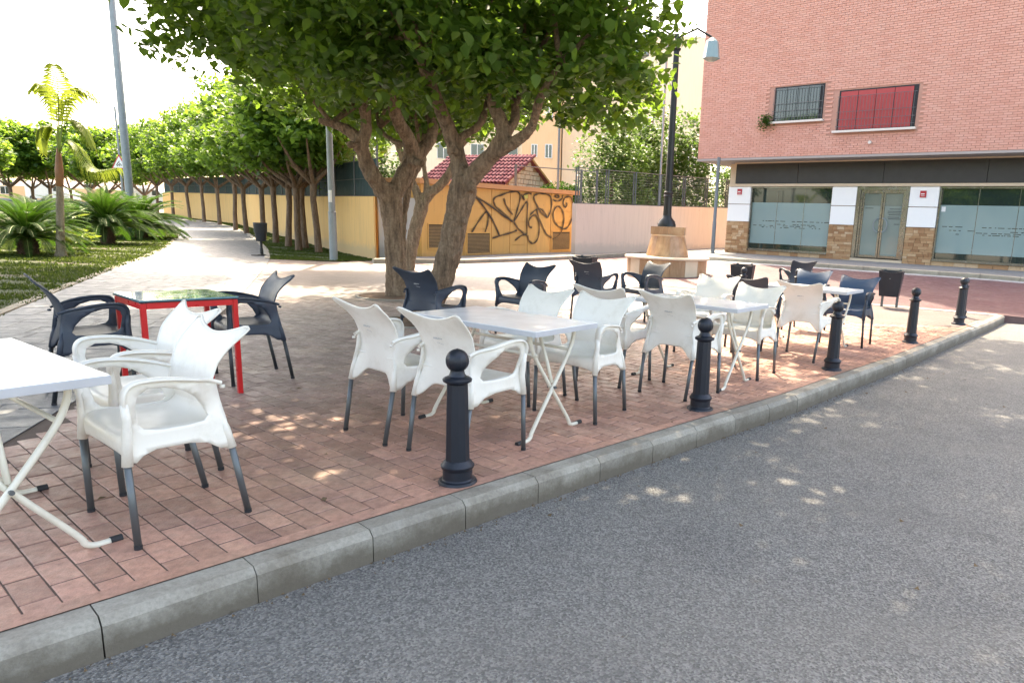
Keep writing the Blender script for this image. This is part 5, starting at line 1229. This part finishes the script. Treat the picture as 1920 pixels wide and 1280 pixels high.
# bollards
def make_bollard(base, label):
    b = thing('bollard', label, 'bollard', base, 0, 'cast iron bollards with ball tops')
    q = MB(); q.lathe([(.098, 0), (.098, .012), (.092, .022), (.078, .026), (.074, .032), (.074, .078), (.082, .088), (.084, .1), (.076, .108), (.07, .118), (.06, .128)], n=28, cap=True); q.build('bollard_base', M['iron'], b, auto=32)
    q = MB(); q.lathe([(.061, .125), (.052, .515), (.052, .52)], n=10); q.build('bollard_shaft', M['iron'], b)
    q = MB(); q.lathe([(.05, .516), (.056, .522), (.070, .530), (.072, .540), (.066, .546), (.058, .550), (.044, .556), (.037, .568), (.034, .580)], n=28); q.build('collar', M['iron'], b, auto=32)
    q = MB(); q.lathe([(.0345, .578)]+[(.058*math.sin(t), .632-.058*math.cos(t)) for t in np.linspace(.62, 3.1, 14)]+[(.006, .6915)], n=12); q.build('ball', M['iron'], b, smooth=False, auto=26)
    return b
bl = [((858, 905), 'nearest bollard, standing at the kerb in front of the first long white table'), ((1312, 768), 'bollard at the kerb in front of the second table'), ((1559, 694), 'third bollard along the kerb, in front of the third table'), ((1706, 643), 'bollard near the right end of the kerb, in line with the black bin'), ((1797, 608), 'last bollard along the kerb at the right edge')]
b0 = None
for i, (px, lab) in enumerate(bl):
    p = gp(*px)
    if i == 0: b0 = make_bollard(p, lab)
    else: dup(b0, p, i*.7, lab, sc=(1, 1, 1.0, 1.03, 1.08)[i])
for px, lab, s in (((1390, 574), 'bollard hidden up to its ball behind the middle litter bin', 1.0), ((1514, 551), 'bollard whose ball shows above the farthest dark chair', 1.0), ((1491, 575), 'bollard hidden behind the dark chair, only its ball side showing', 1.0), ((1802, 594), 'bollard standing just behind the last kerb bollard', 1.0)):
    dup(b0, gp(*px), 1, lab, sc=s)

# ------------------------------------------------------------------ tables
def make_table(label, c, rz):
    t = thing('cafe_table', label, 'table', (c[0], c[1], 0), rz, 'white folding tables on the terrace')
    q = MB(); L, Wd = 1.08, .60; q.bbox((0, 0, .6985), (L-.006, Wd-.006, .003), .001); q.build('table_top', M['tabletop'], t)
    q = MB(); q.box((0, 0, .681), (L, Wd, .031)); o = q.build('edge_band', M['tableedge'], t); mods(o, bevel=.002, seg=2)
    for ex in (-1, 1):
        for s in (-1, 1):
            x = ex*(.43-(.022 if s > 0 else 0)); q = MB()
            pts = [(x, -s*.20, .665), (x, -s*.19, .60), (x, -s*.14, .50), (x, 0, .31), (x, s*.18, .075), (x, s*.205, .03), (x+ex*.0, s*.24, .0135), (x, s*.30, .0135)]
            pl_ = []
            for i in range(len(pts)-1):
                p0, p1, p2, p3 = [Vector(pts[j]) for j in (max(i-1, 0), i, i+1, min(i+2, len(pts)-1))]
                for k in range(4): tt = k/4; pl_.append(.5*((2*p1)+(-p0+p2)*tt+(2*p0-5*p1+4*p2-p3)*tt*tt+(-p0+3*p1-3*p2+p3)*tt**3))
            pl_.append(Vector(pts[-1])); q.tube(pl_, .0125, 10); lg = q.build('leg', M['cream_tube'], t, smooth=True)
            q = MB(); q.tube([(x, s*.285, .0145), (x, s*.325, .0145)], .0155, 12); q.build('foot_cap', M['rubber'], lg, smooth=False)
        q = MB(); q.tube([(ex*.30, 0, .655), (ex*.34, 0, .56), (ex*.38, .0, .46), (ex*.42, 0, .335)], .011, 8); q.build('brace', M['cream_tube'], t, smooth=True)
    q = MB(); q.tube([(-.43, .16, .53), (.43, .16, .53)], .010, 8); q.tube([(-.43, -.16, .53), (.43, -.16, .53)], .010, 8); q.build('rail', M['cream_tube'], t, smooth=True)
    q = MB(); q.tube([(-.455, 0, .31), (-.39, 0, .31)], .009, 8); q.tube([(.39, 0, .31), (.455, 0, .31)], .009, 8); q.build('pivot_bolt', M['leg_grey'], t)
    return t
TZ = R(-34)
t1 = make_table('long white folding table with four white chairs behind the nearest bollard', (-.735, 4.44), R(-34))
dup(t1, (.70, 6.07, 0), R(-36), 'white folding table behind the second bollard, left edge touching a chair back')
dup(t1, (2.27, 8.24, 0), R(-36), 'white folding table farthest right, with the two chairs with painted blue sheen behind it')
dup(t1, (-2.45, 2.515, 0), R(-34.5), 'white folding table cut by the left edge of the photo')
# red table
def red_table():
    t = thing('red_table', 'small square table with red metal frame and glass top coloured like the reflected sky', 'table', (-3.095, 4.835, 0), R(49.5)); a, b, h = .60, .58, .715
    for sx in (-1, 1):
        for sy in (-1, 1): q = MB(); q.box((sx*(a/2-.02), sy*(b/2-.02), h/2-.012), (.032, .032, h-.03)); mods(q.build('leg', M['red_metal'], t), bevel=.003)
    for s in (-1, 1):
        q = MB(); q.box((0, s*(b/2-.02), h-.045), (a-.075, .028, .04)); q.build('rail', M['red_metal'], t); q = MB(); q.box((s*(a/2-.02), 0, h-.045), (.028, b-.075, .04)); q.build('rail', M['red_metal'], t)
    q = MB(); q.box((0, 0, h-.019), (a+.006, b+.006, .007)); q.build('black_trim', M['rubber'], t)
    q = MB(); q.box((0, 0, h-.0105), (a, b, .009)); q.build('glass_top', M['glass_top'], t)
red_table()

# ------------------------------------------------------------------ chairs
def ss(x): x = max(0, min(1, x)); return x*x*(3-2*x)
def make_chair(name, label, shell, arm, leg, loc, rz, group, mark=True):
    t = thing(name, label, 'chair', loc, rz, group)
    def interp(tab, z):
        if z <= tab[0][0]: return tab[0][1]
        for (z0, v0), (z1, v1) in zip(tab, tab[1:]):
            if z <= z1: return v0+(v1-v0)*(z-z0)/(z1-z0)
        return tab[-1][1]
    HW = [(.31, .214), (.40, .204), (.5, .200), (.58, .199), (.66, .205), (.72, .216), (.78, .232), (.83, .243)]
    YC_ = [(.31, -.125), (.40, -.122), (.46, -.124), (.54, -.128), (.60, -.137), (.68, -.165), (.75, -.204), (.80, -.240), (.83, -.262)]
    def back_pt(u, v):     # u -1..1 across, v 0..1 up
        zb = .395-.08*ss((abs(u)-.45)/.5); zt = .776+.056*abs(u)**1.9-.020*ss((abs(u)-.86)/.14)**1.5
        z = zb+(zt-zb)*v; hw = interp(HW, z); y = interp(YC_, z)
        y += .028*abs(u)**2*ss((z-.44)/.12)*(1-ss((z-.68)/.14)*1.0)
        y -= .045*abs(u)**2.5*(1-ss((z-.33)/.17))
        y -= .010*abs(u)**3*ss((z-.72)/.1)
        return (u*hw, y, z)
    nu, nv = 16, 16; q = MB(); q.v = [back_pt(-1+2*i/nu, j/nv) for j in range(nv+1) for i in range(nu+1)]; w = nu+1
    q.f = [(j*w+i, j*w+i+1, (j+1)*w+i+1, (j+1)*w+i) for j in range(nv) for i in range(nu)]; q.m = [0]*len(q.f)
    bk_ = q.build('backrest', shell, t, smooth=True); mods(bk_, solid=.009, sub=1)
    # rolled rim along the top edge
    q = MB(); q.tube([Vector(back_pt(u, 1.0)) for u in np.linspace(-1, 1, 25)], .0058, 8); q.tube([Vector(back_pt(-1, v)) for v in np.linspace(.42, 1, 12)], .0055, 8); q.tube([Vector(back_pt(1, v)) for v in np.linspace(.42, 1, 12)], .0055, 8); q.build('rim', shell, bk_, smooth=True)
    if mark:
        q = MB(); rg = random.Random(5)
        for k in range(7):
            x = -.035+.01*k; y = back_pt(x/.2, .80)[1]-.0075; zz_ = .667+.002*rg.random(); q.box((x, y-.0005, zz_), (.007, .0012, .004+.005*rg.random()))
        for k in range(4):
            x = -.02+.014*k; y = back_pt(x/.2, .72)[1]-.008; q.box((x, y-.001, .643-.0018*k), (.011, .0012, .0022))
        q.build('printed_mark', M['printgrey'], bk_)
    rows = [(.228, .362), (.233, .40), (.230, .425), (.218, .441), (.19, .449), (.13, .447), (.05, .441), (-.04, .437), (-.09, .442), (-.117, .462), (-.127, .495)]
    us = [-1.05, -1.04, -1, -.93, -.75, -.5, -.2, .2, .5, .75, .93, 1, 1.04, 1.05]; q = MB()
    for j, (y, z) in enumerate(rows):
        for u in us:
            au = abs(u); hw = .222-.02*ss((-y)/.12); d = -.013*(1-min(1, au)**2)*ss((j-2.5)/2)*(1-ss((j-8)/2)); zz_ = z+d+.004*ss((au-.8)/.15)*(1 if au < 1.01 else 0)*(j > 2)
            yy = y-(.014*au**4 if j < 5 else 0)
            if au > 1.045: zz_ = min(zz_, .398 if j > 1 else z-.0)
            elif au > 1.02: zz_ = min(zz_, z-.018)
            if j == 0: zz_ = z+.012*(1-au**2)-.018*ss((au-.75)/.3)
            q.v.append((u*hw, yy, zz_))
    w = len(us); q.f = [(j*w+i, j*w+i+1, (j+1)*w+i+1, (j+1)*w+i) for j in range(len(rows)-1) for i in range(w-1)]; q.m = [0]*len(q.f)
    st = q.build('seat', shell, t, smooth=True); mods(st, solid=.008, sub=1)
    # side frames with arm loop
    outer = [(-.172, .318), (-.160, .40), (-.145, .50), (-.128, .592), (-.10, .61), (-.04, .628), (.03, .643), (.11, .652), (.175, .650), (.212, .634), (.224, .60), (.220, .55), (.212, .50), (.214, .44), (.232, .345), (.192, .338), (.168, .360), (.12, .376), (0, .374), (-.07, .357), (-.118, .322)]
    hole = [(.180, .52), (.186, .565), (.176, .603), (.14, .623), (.08, .620), (.02, .600), (-.03, .562), (-.065, .515), (-.085, .468), (-.068, .45), (.0, .447), (.10, .449), (.155, .462), (.174, .485)]
    def dens(P, st_=.02):
        o_ = []
        for i in range(len(P)):
            a, b = Vector(P[i]), Vector(P[(i+1) % len(P)]); n = max(1, int((b-a).length/st_)); o_ += [a.lerp(b, k/n) for k in range(n)]
        return o_
    O = dens(outer); H = dens(hole); inner = []
    for gy in np.arange(-.17, .23, .022):
        for gz in np.arange(.325, .65, .022):
            if pip(gy, gz, [tuple(p) for p in O]) and not pip(gy, gz, [tuple(p) for p in H]) and min((Vector((gy, gz))-p).length for p in O+H) > .011: inner.append(Vector((gy, gz)))
    allp = O+H+inner; ed = [(i, (i+1) % len(O)) for i in range(len(O))]+[(len(O)+i, len(O)+(i+1) % len(H)) for i in range(len(H))]
    vs, es, fs, *_ = delaunay_2d_cdt(allp, ed, [], 0, 1e-6)
    Ot = [tuple(p) for p in O]; Ht = [tuple(p) for p in H]; F = []
    for f in fs:
        cx = sum(vs[i].x for i in f)/len(f); cy = sum(vs[i].y for i in f)/len(f)
        if pip(cx, cy, Ot) and not pip(cx, cy, Ht): F.append(tuple(f))
    def xs_of(y, z):
        x = .232+.030*ss((z-.46)/.14); x -= .062*ss((.0-y)/.13)*ss((z-.42)/.16); x -= .018*ss((.02-y)/.14)*(1-ss((z-.42)/.16)); x += .012*(1-ss((z-.33)/.1)); return x
    for s in (-1, 1):
        q = MB(); q.add([(s*xs_of(v.x, v.y), v.x, v.y) for v in vs], F); a_r = q.build('armrest', arm, t, smooth=True); mods(a_r, solid=.011)
        ap = [(-.150, .592), (-.10, .612), (-.04, .630), (.03, .645), (.11, .654), (.172, .652), (.206, .638), (.222, .605), (.2215, .56)]
        P3 = [Vector((s*(xs_of(y, z)), y, z)) for y, z in ap]
        out = []
        for i in range(len(P3)-1):
            p0, p1, p2, p3 = P3[max(i-1, 0)], P3[i], P3[i+1], P3[min(i+2, len(P3)-1)]
            for k in range(3): tt = k/3; out.append(.5*((2*p1)+(-p0+p2)*tt+(2*p0-5*p1+4*p2-p3)*tt*tt+(-p0+3*p1-3*p2+p3)*tt**3))
        out.append(P3[-1]); N = len(out); rr = [.010+.014*ss(i/(N*.25)) if i < N*.8 else .024-.007*ss((i-N*.8)/(N*.2)) for i in range(N)]
        # elliptical arm cap: width across, thin vertically
        q = MB(); o0 = 0
        for i, p in enumerate(out):
            tg = (out[min(i+1, N-1)]-out[max(i-1, 0)]).normalized(); ax_ = Vector((1, 0, 0)); bx_ = tg.cross(ax_).normalized()
            for k in range(12): an = 2*math.pi*k/12; q.v.append(tuple(p+ax_*math.cos(an)*rr[i]+bx_*math.sin(an)*.0085))
        for i in range(N-1):
            for k in range(12): j = (k+1) % 12; q.f.append((i*12+k, i*12+j, (i+1)*12+j, (i+1)*12+k)); q.m.append(0)
        q.f += [tuple(range(12)), tuple((N-1)*12+k for k in reversed(range(12)))]; q.m += [0, 0]
        q.tube([(s*xs_of(.22, .57), .2205, .575), (s*.2545, .214, .51), (s*.2445, .216, .44), (s*.249, .224, .333)], [.0145, .0165, .018, .0195], 12)
        q.tube([(s*.205, -.135, .47), (s*.214, -.150, .40), (s*.2225, -.165, .314)], [.006, .0165, .0195], 12)
        q.tube([(s*.19, -.15, .575), (s*.202, -.162, .575)], .008, 8)
        q.build('arm_cap', arm, a_r, smooth=True)
        for (x0, y0, z0, x1, y1) in ((.249, .224, .34, .262, .219), (.2225, -.165, .32, .213, -.219)):
            q = MB(); q.tube([(s*x0, y0, z0), (s*x1, y1, .012)], .0135, 12); lg = q.build('leg', leg, t, smooth=True)
            q = MB(); q.tube([(s*x1, y1, .016), (s*x1*1.001, y1, .0)], .0148, 12); q.build('foot_cap', M['rubber'], lg, smooth=False)
    return t
GW, GD = 'white resin armchairs on the terrace', 'dark resin armchairs on the terrace'
white = [(-1.887, 2.804, 143, 'white armchair nearest the camera at lower left, beside the table cut by the edge'),
 (-2.284, 3.302, 141, 'white armchair half hidden behind the nearest left one, in front of the red table'),
 (-1.335, 4.13, -39, 'white armchair seen from behind at the left end of the long white table'),
 (-.85, 3.82, -34, 'white armchair seen from behind, its arm behind the nearest bollard'),
 (-.214, 4.768, 147, 'white armchair facing us at the right end of the long white table'),
 (-.677, 5.155, 142, 'white armchair behind the long white table, facing us, only its back and seat showing'),
 (-.03, 5.825, -30, 'white armchair seen from behind, mostly hidden by the one at the table end'),
 (.51, 5.485, -36, 'white armchair seen from behind just left of the second bollard'),
 (.97, 7.4, 148, 'white armchair facing us behind the second table, left of the dark chair back'),
 (1.204, 6.377, 142, 'white armchair facing us at the right end of the second table'),
 (2.006, 7.339, -36, 'white armchair seen from behind just left of the third bollard')]
dark = [(-2.867, 5.387, 132, 'charcoal armchair right of the red table, facing left'),
 (-3.631, 4.652, -46, 'charcoal armchair left of the red table, facing right'),
 (-1.865, 6.889, -28, 'charcoal armchair seen from behind in front of the leaning tree trunk'),
 (-1.082, 8.12, 145, 'charcoal armchair facing left behind the long white table'),
 (-.351, 9.675, -27, 'charcoal armchair seen from behind in front of the most distant bin'),
 (.386, 9.922, 130, 'charcoal armchair facing us in front of the round marble bench'),
 (1.543, 7.909, -30, 'charcoal armchair seen from behind, at the left end of the third table'),
 (3.352, 13.072, 10, 'farthest charcoal armchair, seen from behind with a bollard ball above it'),
 (-4.45, 3.9, -30, 'charcoal armchair at the left margin beyond the table cut by the edge')]
blue = [(2.606, 9.504, 150, 'charcoal armchair with painted blue sky sheen behind the third table, its top left corner by the bollard ball'),  # seat and back carry painted sky sheen over charcoal
 (2.846, 8.452, 142, 'charcoal armchair with painted blue sky sheen at the right end of the third table beside the black bin')]
def place(lst, name, sh, ar, lg, grp, mark):
    first = None
    for x, y, a, lab in lst:
        if first is None: first = make_chair(name, lab, sh, ar, lg, (x, y, .0085), R(a), grp, mark)
        else: dup(first, (x, y, .0085), R(a), lab)
    return first
place(white, 'resin_armchair', M['resin'], M['resin'], M['leg_grey'], GW, True)
place(dark, 'resin_armchair', M['dark_resin'], M['dark_resin'], M['leg_dark'], GD, True)
place(blue, 'resin_armchair', M['sky_sheen_resin'], M['dark_resin'], M['leg_dark'], 'charcoal resin armchairs with painted blue sheen at the third table', True)

# ------------------------------------------------------------------ small litter along the kerb
random.seed(14); q = MB()
for k in range(900):
    i = random.randrange(1, 10); a, b = KOUT[i], KOUT[min(i+1, len(KOUT)-1)]; p = a.lerp(b, random.random())+Vector((.76, -.65, 0))*abs(random.gauss(0, .035)); s = random.uniform(.003, .009); th = random.uniform(0, 6.28)
    q.add([(p.x+s*math.cos(th), p.y+s*math.sin(th), -.130), (p.x+s*math.cos(th+2.2), p.y+s*math.sin(th+2.2), -.130), (p.x+s*math.cos(th+4.1), p.y+s*math.sin(th+4.1), -.124)], [(0, 1, 2)])
for k in range(120):
    p = Vector((random.uniform(-.5, 6), random.uniform(1.6, 8), 0))
    rel = p-KERB[2]
    if rel.dot(KN) < .3: continue
    s = random.uniform(.008, .02); th = random.uniform(0, 6.28); q.add([(p.x+s*math.cos(th), p.y+s*math.sin(th), -.130), (p.x+s*math.cos(th+2.2), p.y+s*math.sin(th+2.2), -.131), (p.x+s*math.cos(th+4.1), p.y+s*math.sin(th+4.1), -.122)], [(0, 1, 2)])
q3 = MB(); random.seed(77)
for k in range(70):
    x, y = random.uniform(-4, 5), random.uniform(2.2, 11)
    if not pip(x, y, TER): continue
    leafcard_c = Vector((x, y, .016)); th = random.uniform(0, 6.28); s = random.uniform(.012, .03); d = Vector((math.cos(th), math.sin(th), 0)); e = Vector((-d.y, d.x, 0))
    q3.add([leafcard_c-d*s, leafcard_c+e*s*.5+Vector((0, 0, .006)), leafcard_c+d*s, leafcard_c-e*s*.5+Vector((0, 0, .002))], [(0, 1, 2), (0, 2, 3)])
tag(stuff(q3.build('fallen_leaves', M['litter'])), 'a few small dry leaves fallen on the terrace paving between the chairs', 'fallen leaves')
o = stuff(q.build('leaf_litter', M['litter'])); tag(o, 'dry leaf crumbs gathered in the gutter along the kerb', 'leaf litter')
